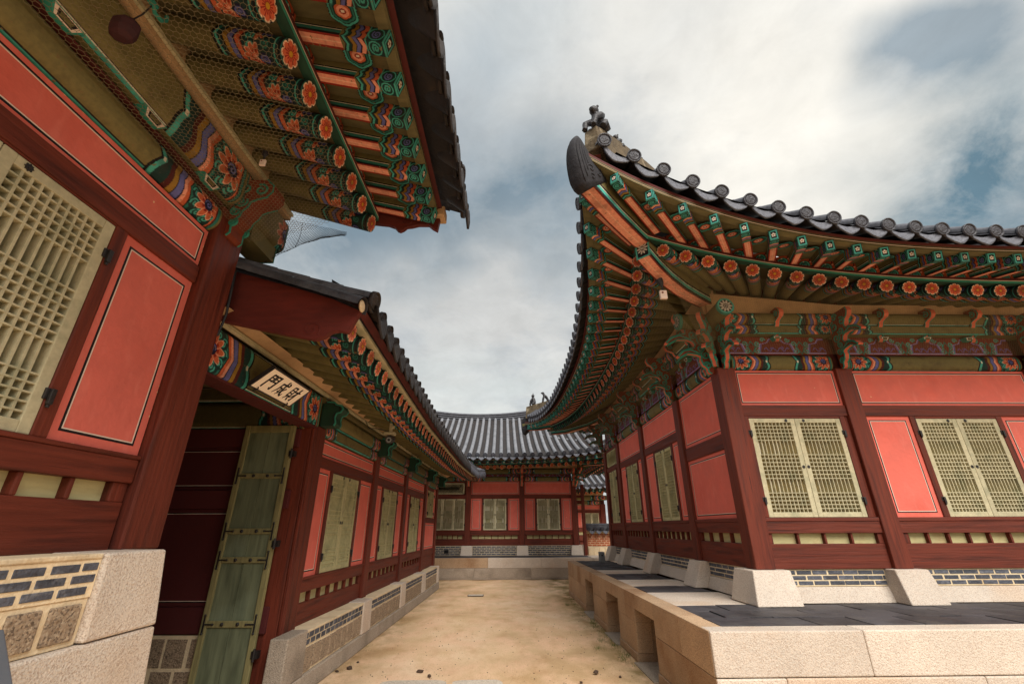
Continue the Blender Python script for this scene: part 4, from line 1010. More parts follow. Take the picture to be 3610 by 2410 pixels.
def hip_ridge(root, pts, w, name='hip_ridge'):
    """lime covered ridge wall down the hip; pts: (x, y, z bottom, z top)"""
    mb = MB(); n = len(pts); vs = []
    for i, (x, y, z0, z1) in enumerate(pts):
        a = Vector(pts[min(i+1, n-1)][:2])-Vector(pts[max(i-1, 0)][:2]); a.normalize(); nx, ny = -a.y, a.x
        for s_, z in ((-1.35, z0), (1.35, z0), (1, z1), (-1, z1)): vs.append((x+nx*w/2*s_, y+ny*w/2*s_, z))
    fs = [(i*4+k, i*4+(k+1) % 4, (i+1)*4+(k+1) % 4, (i+1)*4+k) for i in range(n-1) for k in range(4)]+[(0, 1, 2, 3), tuple((n-1)*4+k for k in (3, 2, 1, 0))]
    mb.add(vs, fs, 0); return mb.build(name, m_lime, root, bevel=.01)
def hexnet(name, fn, Lu, Lv, cell, parent, r=.0011, keep=None):
    """hexagonal wire net over the sheet fn(u, v), u in 0..Lu metres, v in 0..Lv metres"""
    mb = MB(); a = cell/math.sqrt(3); verts = {}; edges = set()
    nu, nv = int(Lu/cell)+2, int(Lv/(1.5*a))+2
    def vid(x, y):
        k = (round(x*2e3), round(y*2e3)); verts.setdefault(k, (x, y)); return k
    for j in range(nv):
        for i in range(nu):
            x = i*cell+(cell/2 if j % 2 else 0); y = j*1.5*a
            c = [vid(x+a*math.sin(math.pi*k/3), y+a*math.cos(math.pi*k/3)) for k in range(6)]
            for k in range(3): edges.add(tuple(sorted((c[k], c[(k+1) % 6]))))
    jit = {k: (x+npr.normal()*cell*.035, y+npr.normal()*cell*.035) for k, (x, y) in verts.items()}
    pos = {}
    for k, (x, y) in jit.items():
        if -.001 <= x <= Lu and -.001 <= y <= Lv and (keep is None or keep(x, y)): pos[k] = Vector(fn(x, y))
    V = []; Fc = []
    for e0, e1 in edges:
        if e0 in pos and e1 in pos:
            p, q = pos[e0], pos[e1]; t = q-p
            if t.length > cell*3 or t.length < 1e-5: continue
            t.normalize(); A = t.orthogonal().normalized(); B = t.cross(A); o = len(V)
            for pt in (p, q):
                for k in range(3): an = 2*math.pi*k/3; V.append(pt+A*(r*math.cos(an))+B*(r*math.sin(an)))
            for k in range(3): Fc.append((o+k, o+(k+1) % 3, o+3+(k+1) % 3, o+3+k))
    mb.add(V, Fc, 0); me = mb.mesh(name, [m_wire], False, False)
    return link(name, me, parent)

# ------------------------------------------------------------------ right hall
m_paper2 = mat('warm paper backing', S(196, 176, 124), .9, .15, (30, 30, 3), bump=.03, light=(S(228, 214, 182), (24, 24, .8), .7))
def build_right_hall():
    root = thing('palace_hall', 'large hall on the right with upswept corner eaves, standing on a granite terrace', 'palace hall', (2.94, 5.53, 0), 0, 'painted timber palace buildings')
    ox, oy = 2.94, 5.53
    T = lambda x, y: (x-ox, y-oy)
    H = dict(base=1.06, apron=1.318, slot=1.428, sill=1.555, w0=1.597, w1=2.765, l0=2.795, l1=2.933, pt=3.405, pa=2.42, pb=2.612, w1x=2.83, l0x=2.86, l1x=2.95)
    f1 = frame((0-ox, 5.47-oy, 0), (1, 0, 0), (0, -1, 0))      # front wall, u = x
    f2 = frame((2.87-ox, 0-oy, 0), (0, 1, 0), (-1, 0, 0))      # street wall, u = y
    xs = [2.938, 4.51, 7.09, 9.67]; ys = [5.53, 7.02, 9.03, 11.0, 12.40]
    column(f1, 2.938, .23, 1.06, 3.43, root, -.175, .052)
    for x in xs[1:]: column(f1, x, .215, 1.06, 3.43, root)
    for y in ys[1:]: column(f2, y, .20, 1.06, 3.40, root)
    hw = .108
    bay(root, f1, xs[0]+.115, xs[1]-hw, H, 'win', m_redx, m_redv, 4, (3.118, 4.290), dense=10, backing=m_paper2, strips=.25)
    bay(root, f1, xs[1]+hw, xs[2]-hw, H, 'win', m_redx, m_redv, 9, (5.275, 6.328), dense=10)
    bay(root, f1, xs[2]+hw, xs[3]-hw, H, 'win', m_redx, m_redv, 9, (7.855, 8.908), dense=10)
    bay(root, f2, ys[0]+.115, ys[1]-.1, H, 'panels', m_redy, m_redv, 4)
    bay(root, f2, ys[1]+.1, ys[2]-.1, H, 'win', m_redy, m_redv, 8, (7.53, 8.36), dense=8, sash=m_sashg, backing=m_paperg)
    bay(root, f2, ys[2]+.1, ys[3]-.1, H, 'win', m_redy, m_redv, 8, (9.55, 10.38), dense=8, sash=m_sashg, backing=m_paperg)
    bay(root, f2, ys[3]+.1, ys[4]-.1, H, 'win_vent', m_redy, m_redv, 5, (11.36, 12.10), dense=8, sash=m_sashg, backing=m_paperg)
    # foundation: tapered granite column blocks, brick bands over a granite course
    stone_block(f1, 2.74, 3.16, -.30, .13, .734, 1.06, root, du=-.02, dv=.15, du0=.09)
    for x in xs[1:]: stone_block(f1, x-.19, x+.19, -.25, .13, .734, 1.06, root, du=.015, dv=.13, du0=.03)
    for y in ys[1:]: stone_block(f2, y-.22, y+.19, -.25, .09, .734, 1.06, root, du=.0, dv=.14, du0=.03)
    for a, b in zip(xs[:-1], xs[1:]):
        brick_band(f1, a+.2, b-.19, .888, 1.058, 3, .175, root, -.02)
        stone_block(f1, a+.2, b-.2, -.25, .0, .734, .884, root, dv=.06, name='foundation_course', bevel=.006)
    for a, b in zip(ys[:-1], ys[1:]):
        brick_band(f2, a+.2, b-.23, .888, 1.058, 3, .165, root, -.02)
        stone_block(f2, a+.2, b-.23, -.25, .0, .734, .884, root, dv=.06, name='foundation_course', bevel=.006)
    # beams
    for fr, cs, hwid, px in ((f1, xs, .11, 190), (f2, ys, .1, 110)):
        for i, (a, b) in enumerate(zip(cs[:-1], cs[1:])):
            painted_beam('tie_beam', fr, a+hwid, b-hwid, -.10, .035, 3.415, 3.632, root, px, .38, 0, endlen=.52 if i == 0 else .60)
            frieze(fr, a+hwid, b-hwid, 3.635, 3.897, root, 2 if b-a < 1.7 else 4, -.015, 150 if fr is f1 else 90)
            painted_beam('purlin_bearer', fr, a+.02, b-.02, -.10, .11, 3.90, 4.03, root, px*.8, .2, 1, endlen=.5, lines=True)
            painted_beam('purlin', fr, a-.001, b+.001, -.10, .160, 4.032, 4.208, root, px*.8, .48, 1, endlen=.5)
            nb = 2 if b-a < 1.7 else 4
            for k in range(nb+1):
                u = a+hwid+(b-a-2*hwid)*k/nb
                if 0 < k < nb: soro(fr, u, .05, 3.83, root)
        # tan plaster filling between purlin and rafters
        mb = MB(); us_ = [cs[0]-.12, cs[0]+1.7, cs[0]+3.2, cs[-1]]; zt = [4.50, 4.33, 4.335, 4.335]
        for k in range(3): mb.hexa([fr(us_[k], -.1, 4.205), fr(us_[k+1], -.1, 4.205), fr(us_[k+1], .09, 4.205), fr(us_[k], .09, 4.205), fr(us_[k], -.1, zt[k]+.08), fr(us_[k+1], -.1, zt[k+1]+.08), fr(us_[k+1], .12, zt[k+1]), fr(us_[k], .12, zt[k])])
        mb.build('rafter_infill', m_tan, root)
    # purlin ends crossing at the corner, lotus discs on them
    for fr, e in ((f1, 2.40), (f2, 4.96)):
        mb = MB(); c0 = fr(e, .02, 4.10); c1 = fr(e+.55, .02, 4.10); r = .105
        mb.tube([c0, c1], r, 24, 1, True)
        U = Vector(fr.U); N = Vector(fr.N); o = Vector(c0)-U*.003
        nr, na = 14, 60; rr = np.linspace(.001, 1, nr)[:, None]; aa = np.linspace(0, 2*math.pi, na, endpoint=False)[None]; RR = rr+0*aa; AA = aa+0*rr
        I = np.empty((nr, na, 3)); I[:] = G1; I[RR < .83] = BLK
        pet = np.abs(((AA+math.pi/10) % (math.pi/5))-math.pi/10)*RR
        I[(RR < .78) & (RR > .3) & (pet < .13*np.sin(np.clip((RR-.28)/.5, 0, 1)*math.pi)**.6)] = S(206, 196, 182); I[RR < .22] = S(206, 196, 182); I[RR < .14] = BLK
        P = np.zeros((nr, na, 3)); P[:] = np.array(o)+np.array(N)*(r*RR*np.cos(AA))[..., None]; P[..., 2] += r*RR*np.sin(AA); mb.grid(P, I, 0, wrap=True)
        n = 24; mb.build('purlin_end', [m_paint, m_olive], root)
        mb = MB(); mb.tube([Vector(c0)+U*.004, Vector(c0)+U*.04], r+.007, 24, 0); mb.build('purlin_end_collar', m_green, root)
    # brackets: big winged ones on the columns, slim ones between
    for x in xs[1:]: bracket(root, f1(x, .05, 3.66), (0, -1, 0), .06, 1.15)
    for y in ys[1:]: bracket(root, f2(y, .05, 3.66), (-1, 0, 0), .06, 1.15)
    bracket(root, f1(2.938, .03, 3.66), (0, -1, 0), .06, 1.15)
    bracket(root, f2(5.53, .05, 3.66), (-1, 0, 0), .07, 1.35)
    bracket(root, (2.82-ox, 5.42-oy, 3.66), (-.7071, -.7071, 0), .055, 1.05)
    for a, b, n in ((xs[0], xs[1], 1), (xs[1], xs[2], 3), (xs[2], xs[3], 3)):
        for k in range(n):
            u = a+(b-a)*(k+1)/(n+1)
            bracket(root, f1(u, .02, 3.99), (0, -1, 0), .06, .82, False, 'bracket', False)
    for a, b in zip(ys[:-1], ys[1:]):
        for k in range(2): bracket(root, f2(a+(b-a)*(k+1)/3, .02, 3.99), (-1, 0, 0), .06, .82, False, 'bracket', False)
    # eaves
    e1 = Eave(lambda q, p: (q, p), 10.9); e2 = Eave(lambda q, p: (p, q), 6.87, far=.55); e1.slope = e2.slope = (.66, .0)
    q1 = [-1.12+.283*i for i in range(20)]; q2 = [-1.12+.283*i for i in range(33) if -1.12+.283*i < 7.99]
    t1 = [2.745-.3095*i for i in range(15, -14, -1)]; t2 = [-1.73+.302*i for i in range(35) if -1.73+.302*i < 8.62]
    hip_eaves(root, e1, q1, t1, -1.32, 4.6, detail=3)
    hip_eaves(root, e2, q2, t2, -1.32, 6.87+1.32, detail=3)
    e3 = Eave(lambda q, p: (q, 6.87-p), 10.9, near=.55)
    hip_eaves(root, e3, [-1.12+.3*i for i in range(9)], [], -1.32, 1.6, detail=1, pmax=1.5)
    dgl = lambda x, z: (x, x, z)        # along the near hip, local
    hip_beam('hip_rafter', root, [dgl(.1, 4.42), dgl(-.12, 4.335), dgl(-.4, 4.27), dgl(-.7, 4.215), dgl(-.98, 4.205), dgl(-1.2, 4.235), dgl(-1.36, 4.285)], .17, .25)
    hip_beam('upper_hip_rafter', root, [dgl(-1.2, 4.47), dgl(-1.42, 4.45), dgl(-1.75, 4.485), dgl(-2.1, 4.565), dgl(-2.2, 4.60)], .17, .27)
    dragon_head(root, (-2.16, -2.16, 4.45), (-1, -1, 0))
    f = 6.87
    hip_beam('hip_rafter', root, [(.1, f-.1, 4.36), (-.4, f+.4, 4.2), (-.98, f+.98, 4.13), (-1.36, f+1.36, 4.16)], .17, .25)
    hip_beam('upper_hip_rafter', root, [(-1.2, f+1.2, 4.36), (-1.75, f+1.75, 4.38), (-2.2, f+2.2, 4.45)], .17, .22)
    dragon_head(root, (-2.16, f+2.16, 4.28), (-1, 1, 0), .85)
    hip_ridge(root, [(-1.99, -1.99, 5.22, 5.52), (-1.93, -1.93, 5.18, 5.56), (-1.55, -1.55, 5.15, 5.73), (-1.15, -1.15, 5.2, 5.88), (-.5, -.5, 5.3, 6.05), (.6, .6, 5.6, 6.4)], .15)
    hip_ridge(root, [(-2.06, f+2.06, 4.80, 5.2), (-1.9, f+1.9, 4.80, 5.215), (-1.3, f+1.3, 4.8, 5.25), (-.5, f+.5, 5.1, 5.6), (.6, f-.6, 5.5, 6.3)], .22)
    for sx in (-1,):
        pass
    # corner tile over the hip end
    mb = MB(); mb.box(3.02-ox, 9.7-ox+ox-ox, 5.62-oy, 12.3-oy, .7, 4.9); mb.box(2.91-ox, 9.7-ox, 12.31-oy, 12.48-oy, 3.3, 4.7); mb.build('inner_walls', m_redv, root)
    # bird net under both eaves
    def netfun(ev, fr, q_to_u, s0):
        def g(x, y):
            q = -1.2+x; k = y/1.12
            top = ev.P(q, 'F', -.01, -.095)
            u = q_to_u(q); wl = fr(max(u, s0), .10, 3.60)
            sag = .05*math.sin(k*math.pi)
            return Vector(wl).lerp(top, k)-Vector((0, 0, sag))
        return g
    hexnet('bird_net', netfun(e1, f1, lambda q: q+2.94, 2.72), 5.4, 1.12, .030, root, .0009)
    hexnet('bird_net', netfun(e2, f2, lambda q: q+5.53, 5.3), 8.6, 1.12, .038, root, .001)
    return root
class StraightEave(Eave):
    """eave of a gabled roof; fx(q), fz(q) give its gentle sag"""
    def __init__(s, mp, F, B, T, dz=0.0): s.mp, s.Fv, s.Bv, s.Tv, s.dz = mp, F, B, T, dz; s.Lc = 1e6
    def raw(s, q, which): p, z = {'F': s.Fv, 'B': s.Bv, 'T': s.Tv}[which]; return p, z, 0.0, 1
    def pm(s, q, pmax): return pmax
class SagEave(StraightEave):
    def raw(s, q, which):
        X = [2.9, 5, 7, 11, 14, 15.4]
        off = np.interp(q, X, [.86, .78, .72, .70, .76, .88]); z = np.interp(q, X, [2.915, 2.88, 2.85, 2.83, 2.865, 3.02])
        if which == 'T': off += .15; z += .235
        if which == 'B': off += .07; z += .02
        return -.12-off, float(z), 0.0, 1
TH = -math.atan(.033)
# ------------------------------------------------------------------ left hall
m_paperl = mat('olive shadowed backing', S(112, 110, 80), .9, .15, (30, 30, 3), bump=.03)  # shadow between the bars put into the backing's colour
def build_left_hall():
    root = thing('palace_hall', 'tall hall filling the left edge, painted rafters and lattice window seen from below', 'palace hall', (-1.94, 0, 0), TH, 'painted timber palace buildings')
    fr = frame((-.26, 0, 0), (0, 1, 0), (1, 0, 0))
    H = dict(base=1.395, apron=1.637, slot=1.738, sill=1.865, w0=1.888, w1=3.03, l0=3.04, l1=3.166, pt=3.46)
    column(fr, 2.805, .285, 1.395, 3.70, root, -.2, .06); column(fr, .11, .27, 1.395, 3.70, root, -.2, .06)
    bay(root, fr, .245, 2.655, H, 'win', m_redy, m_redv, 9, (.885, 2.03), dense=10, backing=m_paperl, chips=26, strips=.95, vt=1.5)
    mb = MB(); mb.fbox(fr, -1.0, -.025, -.06, .0, 1.395, 3.46); mb.build('end_boarding', m_redy, root)
    painted_beam('tie_beam', fr, .25, 2.66, -.12, .06, 3.475, 3.695, root, 200, .42, 0, endlen=.62)
    mb = MB(); mb.fbox(fr, -.9, 2.66, -.12, .045, 3.697, 3.712); mb.build('bearer_strip', m_maroon, root)
    painted_beam('purlin', fr, -.9, 2.70, -.12, .135, 3.745, 4.095, root, 190, .22, 0, endlen=.72)
    painted_beam('purlin_end', fr, 2.702, 3.36, -.12, .135, 3.745, 4.095, root, 120, .22, 1, endlen=.10)
    mb = MB(); mb.fbox(fr, 2.95, 3.30, -.10, .10, 3.62, 3.90, 0); mb.fbox(fr, 3.301, 3.306, -.105, .105, 3.615, 3.90, 1); mb.fbox(fr, 3.306, 3.31, -.08, .08, 3.64, 3.88, 0); mb.build('beam_end', [m_olive, m_green], root)
    for u in (.25, .82, 1.38, 1.93, 2.45): soro(fr, u, .07, 3.698, root, .17, .046)
    mb = MB(); mb.fbox(fr, -.9, 3.34, .05, .142, 4.097, 4.135, 0); mb.fbox(fr, -.9, 3.34, .10, .160, 4.137, 4.165, 1); mb.build('rafter_seat', [m_tan, m_sash], root)
    mb = MB(); mb.fbox(fr, -.9, 3.34, -.12, .13, 4.167, 4.32); mb.build('rafter_infill', m_tan, root)
    bracket(root, fr(2.80, .05, 3.70), (1, 0, 0), .15, 1.0, False, 'bracket', False, m_rust)
    bracket(root, fr(.11, .05, 3.70), (1, 0, 0), .13, .98, False, 'bracket', False, m_rust)
    # stone foot: granite pier, brick and rubble infill, long lower courses
    mb = MB(); mb.fbox(fr, -1, 2.34, -.2, .262, 1.374, 1.396); mb.build('mortar_capping', m_mortar, root, bevel=.006)
    stone_block(fr, 2.345, 2.72, -.3, .275, 1.036, 1.398, root, du=.055, dv=.012, du0=.0, name='corner_stone', material=m_granite)
    stone_block(fr, .62, 2.775, -.3, .285, .70, 1.030, root, du=.03, dv=.01, name='foundation_course', material=m_granite)
    stone_block(fr, -1, .614, -.3, .285, .70, 1.030, root, name='foundation_course', material=m_granite)
    stone_block(fr, -1, 1.4, -.3, .30, .34, .695, root, name='foundation_course', material=m_granite)
    stone_block(fr, 1.406, 2.81, -.3, .30, .34, .695, root, name='foundation_course', material=m_granite)
    stone_block(fr, -1, 2.84, -.3, .31, .0, .335, root, name='foundation_course', material=m_granite)
    brick_band(fr, -1, 2.343, 1.216, 1.374, 3, .150, root, .255, gap=.016, joint=.018)
    mb = MB(); mb.fbox(fr, -1, 2.343, -.2, .250, 1.032, 1.216, 0)
    u = 2.315
    while u > -.9:
        w = rng.uniform(.135, .165)
        mb.hexa([fr(u-w+.012*rng.random(), .22, 1.052), fr(u, .22, 1.052), fr(u, .262, 1.055), fr(u-w, .262, 1.055), fr(u-w+.008*rng.random(), .22, 1.198), fr(u-.006*rng.random(), .22, 1.198), fr(u-.004, .262, 1.195), fr(u-w+.004, .262, 1.195)], 1); u -= w+.028
    mb.build('rubble_band', [m_mortar, m_granited], root, bevel=.006)
    ev = StraightEave(lambda q, p: (-.12-p, q), (-.786, 4.134), (-1.345, 4.212), (-1.60, 4.43), -.144)
    qs = [3.258-.2535*i for i in range(15)][::-1]; ts = [3.44-.262*i for i in range(16)][::-1]
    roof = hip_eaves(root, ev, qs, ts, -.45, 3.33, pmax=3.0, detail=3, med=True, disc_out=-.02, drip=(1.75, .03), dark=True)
    # gable: maroon bargeboard with a scrolled foot, verge tiles, ridge end
    bb = [(1.265, 4.215), (1.235, 3.985), (1.19, 4.012), (1.15, 4.050), (1.06, 4.052), (1.0, 4.035), (.955, 4.03), (.925, 4.0), (.895, 3.985), (.87, 3.995), (.84, 4.03), (.78, 4.055), (.6, 4.08), (.2, 4.19), (-.3, 4.36), (-.3, 4.75), (.2, 4.58), (.7, 4.40)]
    mb = MB(); mb.prism(bb, (1, 0, 0), (0, 0, 1), (0, 1, 0), (0, 3.375, 0), .045)
    pts = []
    for k in range(26): a = k*.33; r = .075-.0024*k; pts.append((.97+r*math.cos(a), 3.350, 4.10+r*math.sin(a)))
    mb.tube(pts, .006, 5); mb.build('bargeboard', m_bmaroon, root, bevel=.004)
    mb = MB(); mb.fbox(fr, 3.30, 3.44, 1.42, 1.56, 4.115, 4.215); mb.build('verge_block', m_tan, root, bevel=.01)
    r2 = cover_row([(1.30-x, 3.47, 4.36+f_roof(x)) for x in np.linspace(0, 2.6, 10)], .085); o = r2.build('verge_tile_row', [m_tile], roof, smooth=True)
    r2 = cover_row([(1.36-x, 3.40, 4.56+f_roof(x)) for x in np.linspace(0, 2.6, 10)], .10); r2.build('verge_tile_row', [m_tile], roof, smooth=True)
    link('end_disc', ME_DISC, roof, mw=orient((1.40, 3.40, 4.62), (-1, 0, .3)) @ Matrix.Scale(1.9, 4))
    # bird net from the tie beam out to the rafter ends, sagging past the gable
    def nf(x, y):
        q = -.4+x; k = y/1.04
        a = Vector(fr(min(q, 2.98), .075, 3.60)); F = ev.P(min(q, 3.34), 'F', -.01, -.09)
        return a.lerp(F, k)-Vector((0, 0, .035*math.sin(k*math.pi)))
    hexnet('bird_net', nf, 3.38, 1.04, .030, root, .0011)
    def nf2(x, y):   # gable end flap: from the last rafter down to the gallery roof against the post
        k = x/1.0; top = Vector((.44, 3.30, 3.935)).lerp(Vector((-.24, 3.30, 4.12)), k)
        bot = Vector((.40, 3.30, 3.90)).lerp(Vector((-.22, 3.27, 3.60)), k)+Vector((0, 0, .055*math.sin(k*math.pi))); t = y/.55
        return top.lerp(bot, t)+Vector((0, .03*math.sin(t*math.pi)+.004*math.sin(x*23+y*9), 0))
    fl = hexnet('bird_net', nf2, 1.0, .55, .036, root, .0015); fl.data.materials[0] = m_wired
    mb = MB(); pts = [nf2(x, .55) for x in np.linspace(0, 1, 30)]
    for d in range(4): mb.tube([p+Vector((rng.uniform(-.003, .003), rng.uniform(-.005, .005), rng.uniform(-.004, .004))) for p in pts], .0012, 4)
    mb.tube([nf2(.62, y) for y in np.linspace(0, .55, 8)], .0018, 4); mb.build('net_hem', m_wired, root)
    # core of the building behind the facade
    mb = MB(); mb.fbox(fr, -1, 2.9, -2.6, -.12, 0, 4.2); mb.build('inner_walls', m_redv, root)
    mb = MB(); mb.tube([fr(2.965, .03, 3.43), fr(2.97, .045, 3.30), fr(2.96, .06, 3.15), fr(2.965, .065, 2.95), fr(2.955, .05, 2.78)], .009, 6); mb.build('hanging_cable', m_iron, root)
    return root

# ------------------------------------------------------------------ gallery with the gate
def strokes(mb, fn, pls, w, m=0):
    """brush strokes: flat ribbons with round, swelling ends on a board; fn maps (x,y,lift) to space"""
    for pl in pls:
        pts = pl[0]; ws = pl[1] if len(pl) > 1 else [1]*len(pts)
        P = []; Wd = []
        for i in range(len(pts)-1):
            for k in range(8):
                t = k/8; P.append((pts[i][0]*(1-t)+pts[i+1][0]*t, pts[i][1]*(1-t)+pts[i+1][1]*t)); Wd.append(ws[i]*(1-t)+ws[i+1]*t)
        P.append(pts[-1]); Wd.append(ws[-1]); n = len(P); vs = []
        for i, (x, y) in enumerate(P):
            a, b = P[max(i-1, 0)], P[min(i+1, n-1)]; dx, dy = b[0]-a[0], b[1]-a[1]; l = math.hypot(dx, dy) or 1; nx, ny = -dy/l, dx/l; h = w*Wd[i]/2
            vs += [fn(x+nx*h, y+ny*h, .0), fn(x-nx*h, y-ny*h, .0), fn(x-nx*h, y-ny*h, .002), fn(x+nx*h, y+ny*h, .002)]
        fs = [(i*4+k, i*4+(k+1) % 4, i*4+4+(k+1) % 4, i*4+4+k) for i in range(n-1) for k in range(4)]+[(0, 1, 2, 3), ((n-1)*4+3, (n-1)*4+2, (n-1)*4+1, (n-1)*4)]
        mb.add(vs, fs, m)
        for (x, y), k in ((P[0], Wd[0]), (P[-1], Wd[-1])):
            c = [fn(x+w*k*.55*math.cos(a), y+w*k*.55*math.sin(a), .0022) for a in np.linspace(0, 2*math.pi, 9)[:-1]]; mb.add(c, [tuple(range(8))], m)
def build_gallery():
    root = thing('gallery_building', 'low gallery on the left with an open gateway and a long sagging eave', 'gallery', (-2.128, 0, 0), TH, 'painted timber palace buildings')
    fr = frame((-.22, 0, 0), (0, 1, 0), (1, 0, 0))
    H = dict(base=.545, apron=.752, slot=.862, sill=.985, w0=1.008, w1=2.147, l0=2.165, l1=2.29, pt=2.50)
    cs = [5.26, 7.60, 9.75, 11.90, 13.60]
    column(fr, 5.255, .27, .0, 2.60, root, -.2, .05)
    for y in cs[1:]: column(fr, y, .21, .545, 2.60, root, -.2, .05)
    wn = {0: (5.875, 6.87), 1: (8.20, 9.13), 2: (10.35, 11.28)}
    for i in range(3):
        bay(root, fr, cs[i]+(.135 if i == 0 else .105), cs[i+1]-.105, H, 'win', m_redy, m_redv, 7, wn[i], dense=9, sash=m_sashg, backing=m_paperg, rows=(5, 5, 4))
    # last bay: solid panel below, short window above
    u0, u1 = 12.005, 13.495
    wood('apron_board', fr, u0, u1, -.06, .004, .545, .86, root, m_redy); wood('sill_rail', fr, u0, u1, -.06, .022, .86, 1.0, root, m_redy)
    plaster_panel(fr, u0, u1, 1.0, 1.62, root); wood('mid_rail', fr, u0, u1, -.06, .02, 1.62, 1.74, root, m_redy)
    for a, b in ((u0, 12.32), (13.18, u1)): plaster_panel(fr, a, b, 1.74, 2.50, root, ins=.04)
    window_leaf(fr, 12.34, 12.748, 1.75, 2.42, root, -1, sash=m_sashg, backing=m_paperg, dense=7, rows=(4, 4, 3)); window_leaf(fr, 12.752, 13.16, 1.75, 2.42, root, 1, sash=m_sashg, backing=m_paperg, dense=7, rows=(4, 4, 3))
    wood('window_head', fr, 12.32, 13.18, -.06, .014, 2.42, 2.50, root, m_redy)
    # foot: base course, granite piers, bricks over rubble
    us = [4.84, 6.35, 7.9, 9.3, 10.6, 12.0, 13.50]
    for a, b in zip(us[:-1], us[1:]): stone_block(fr, a+.002, b-.002, .052 if a < 5 else -.3, .235, 0, .163, root, name='base_course', material=m_graniteg, dv=.008, bevel=.008)
    ps = [(4.88, 5.31), (7.10, 7.47), (9.25, 9.62), (11.22, 11.62), (13.2, 13.49)]
    for i, (a, b) in enumerate(ps): stone_block(fr, a, b, .052 if i == 0 else -.34, .222, .165, .556, root, name='corner_stone' if i == 0 else 'granite_pier', material=m_graniteg if i == 0 else m_granite, dv=.008, du0=.02 if i == 0 else 0)
    for (a0, a), (b, b1) in zip(ps[:-1], ps[1:]):
        mb = MB(); mb.fbox(fr, a, b, -.25, .214, .527, .546); mb.build('mortar_capping', m_mortar, root)
        brick_band(fr, a+.003, b-.003, .405, .527, 2, .128, root, .205, gap=.010, joint=.016)
        mb = MB(); mb.fbox(fr, a, b, -.2, .200, .165, .405, 0); u = a+.02
        while u < b-.06:
            w = min(rng.uniform(.15, .205), b-.02-u); mb.fbox(fr, u, u+w, .15, .212, .185+rng.uniform(0, .008), .388+rng.uniform(-.006, .006), 1); u += w+.022
        mb.build('rubble_band', [m_mortar, m_granited], root, bevel=.006)
    # beams
    painted_beam('gate_beam', fr, 2.97, 5.125, -.12, .06, 2.575, 2.935, root, 190, .08, 0, endlen=.70)
    mb = MB(); mb.fbox(fr, 2.97, 5.13, -.12, .06, 2.555, 2.573); mb.build('gate_beam_strip', m_maroon, root)
    for i in range(4):
        a, b = cs[i]+.11, cs[i+1]-.105
        painted_beam('tie_beam', fr, a, b, -.12, .05, 2.515, 2.665, root, 110, .25, 0, endlen=.36)
        painted_beam('purlin_bearer', fr, a-.05, b+.05, -.12, .075, 2.668, 2.865, root, 110, .3, 1, endlen=.44)
    painted_beam('purlin', fr, 5.13, 14.6, -.12, .10, 2.868, 2.935, root, 60, .3, 1, endlen=.3, lines=False, dark=.8)
    for y in cs:
        A, O = Vector((1, 0, 0)), Vector(fr(y, .05, 2.60))
        out = [(0, 0), (.17, 0), (.185, .03), (.17, .10), (.185, .15), (.235, .165), (.255, .20), (.235, .245), (.17, .255), (.14, .285), (.0, .29)]
        mb = MB(); mb.prism(out, A, (0, 0, 1), (0, 1, 0), O, .17, 0, 0)
        for sg in (-1, 1): mb.tube([O+A*(x*.97)+Vector((0, sg*.085, z*.97+.004)) for x, z in out[1:]], .012, 6, 1)
        for sg in (-1, 1): mb.tube([O+A*(x*.84)+Vector((0, sg*.086, z*.9+.012)) for x, z in out[1:]], .007, 5, 2)
        mb.build('wing_bracket', [m_dkgreen, m_green, m_black], root)
    mb = MB(); mb.fbox(fr, 3.02, 14.6, .075, .112, 2.938, 2.972); mb.build('rafter_seat', m_sash, root, bevel=.004)
    mb = MB(); mb.add([fr(2.98, .02, 2.972), fr(14.8, .02, 2.972), fr(14.8, .11, 2.985), fr(2.98, .11, 2.985), fr(2.98, -.06, 3.16), fr(14.8, -.06, 3.16), fr(14.8, .20, 3.03), fr(2.98, .20, 3.03)], [(0, 1, 2, 3), (3, 2, 6, 7), (0, 4, 5, 1), (7, 6, 5, 4)]); mb.build('rafter_infill', m_tan, root)
    # eave
    ev = SagEave(lambda q, p: (-.12-p, q), 0, 0, 0)
    qs = [3.22+.268*i for i in range(46)]; qs = [q for q in qs if q < 15.35]
    for q in qs:
        F = ev.P(q, 'F'); link('rafter', ME_RAFTER2, root, mw=orient(F, (-.85, 0, .205)))
    fine = np.linspace(3.10, 15.5, 70); out = Vector((1, 0, 0))
    mb = MB(); mb.grid(np.array([[tuple(ev.P(q, 'F', .0, .072)), tuple(ev.P(q, 'F', 1.0, .33))] for q in fine]).transpose(1, 0, 2)); mb.build('soffit', m_olivex, root)
    path = [(ev.P(q, 'F'), out) for q in fine]
    sweep('eave_board', path, [(-.02, .072), (.045, .066), (.055, .072), (.055, .094), (.060, .098), (.060, .114), (-.02, .14)], [m_sash, m_black], root, [0, 0, 0, 1, 1, 0, 0])
    A = [[ev.P(q, 'F', -.058, .110), ev.P(q, 'F', -.058, .110).lerp(ev.P(q, 'T', .0, -.05), .55), ev.P(q, 'T', .3, .03)] for q in fine]
    mb = MB(); mb.grid(np.array([[tuple(v) for v in r] for r in A]).transpose(1, 0, 2)); mb.build('tile_board', m_maroon, root)
    A = [[tuple(ev.P(q, 'T', d, -.05+f_roof(d)*.8)) for d in np.linspace(0, 3, 8)] for q in fine]
    mb = MB(); mb.grid(np.array(A).transpose(1, 0, 2)); roof = mb.build('roof', m_tiled, root)
    ts = [3.20+.262*i for i in range(48)]; ts = [t for t in ts if t < 15.6]
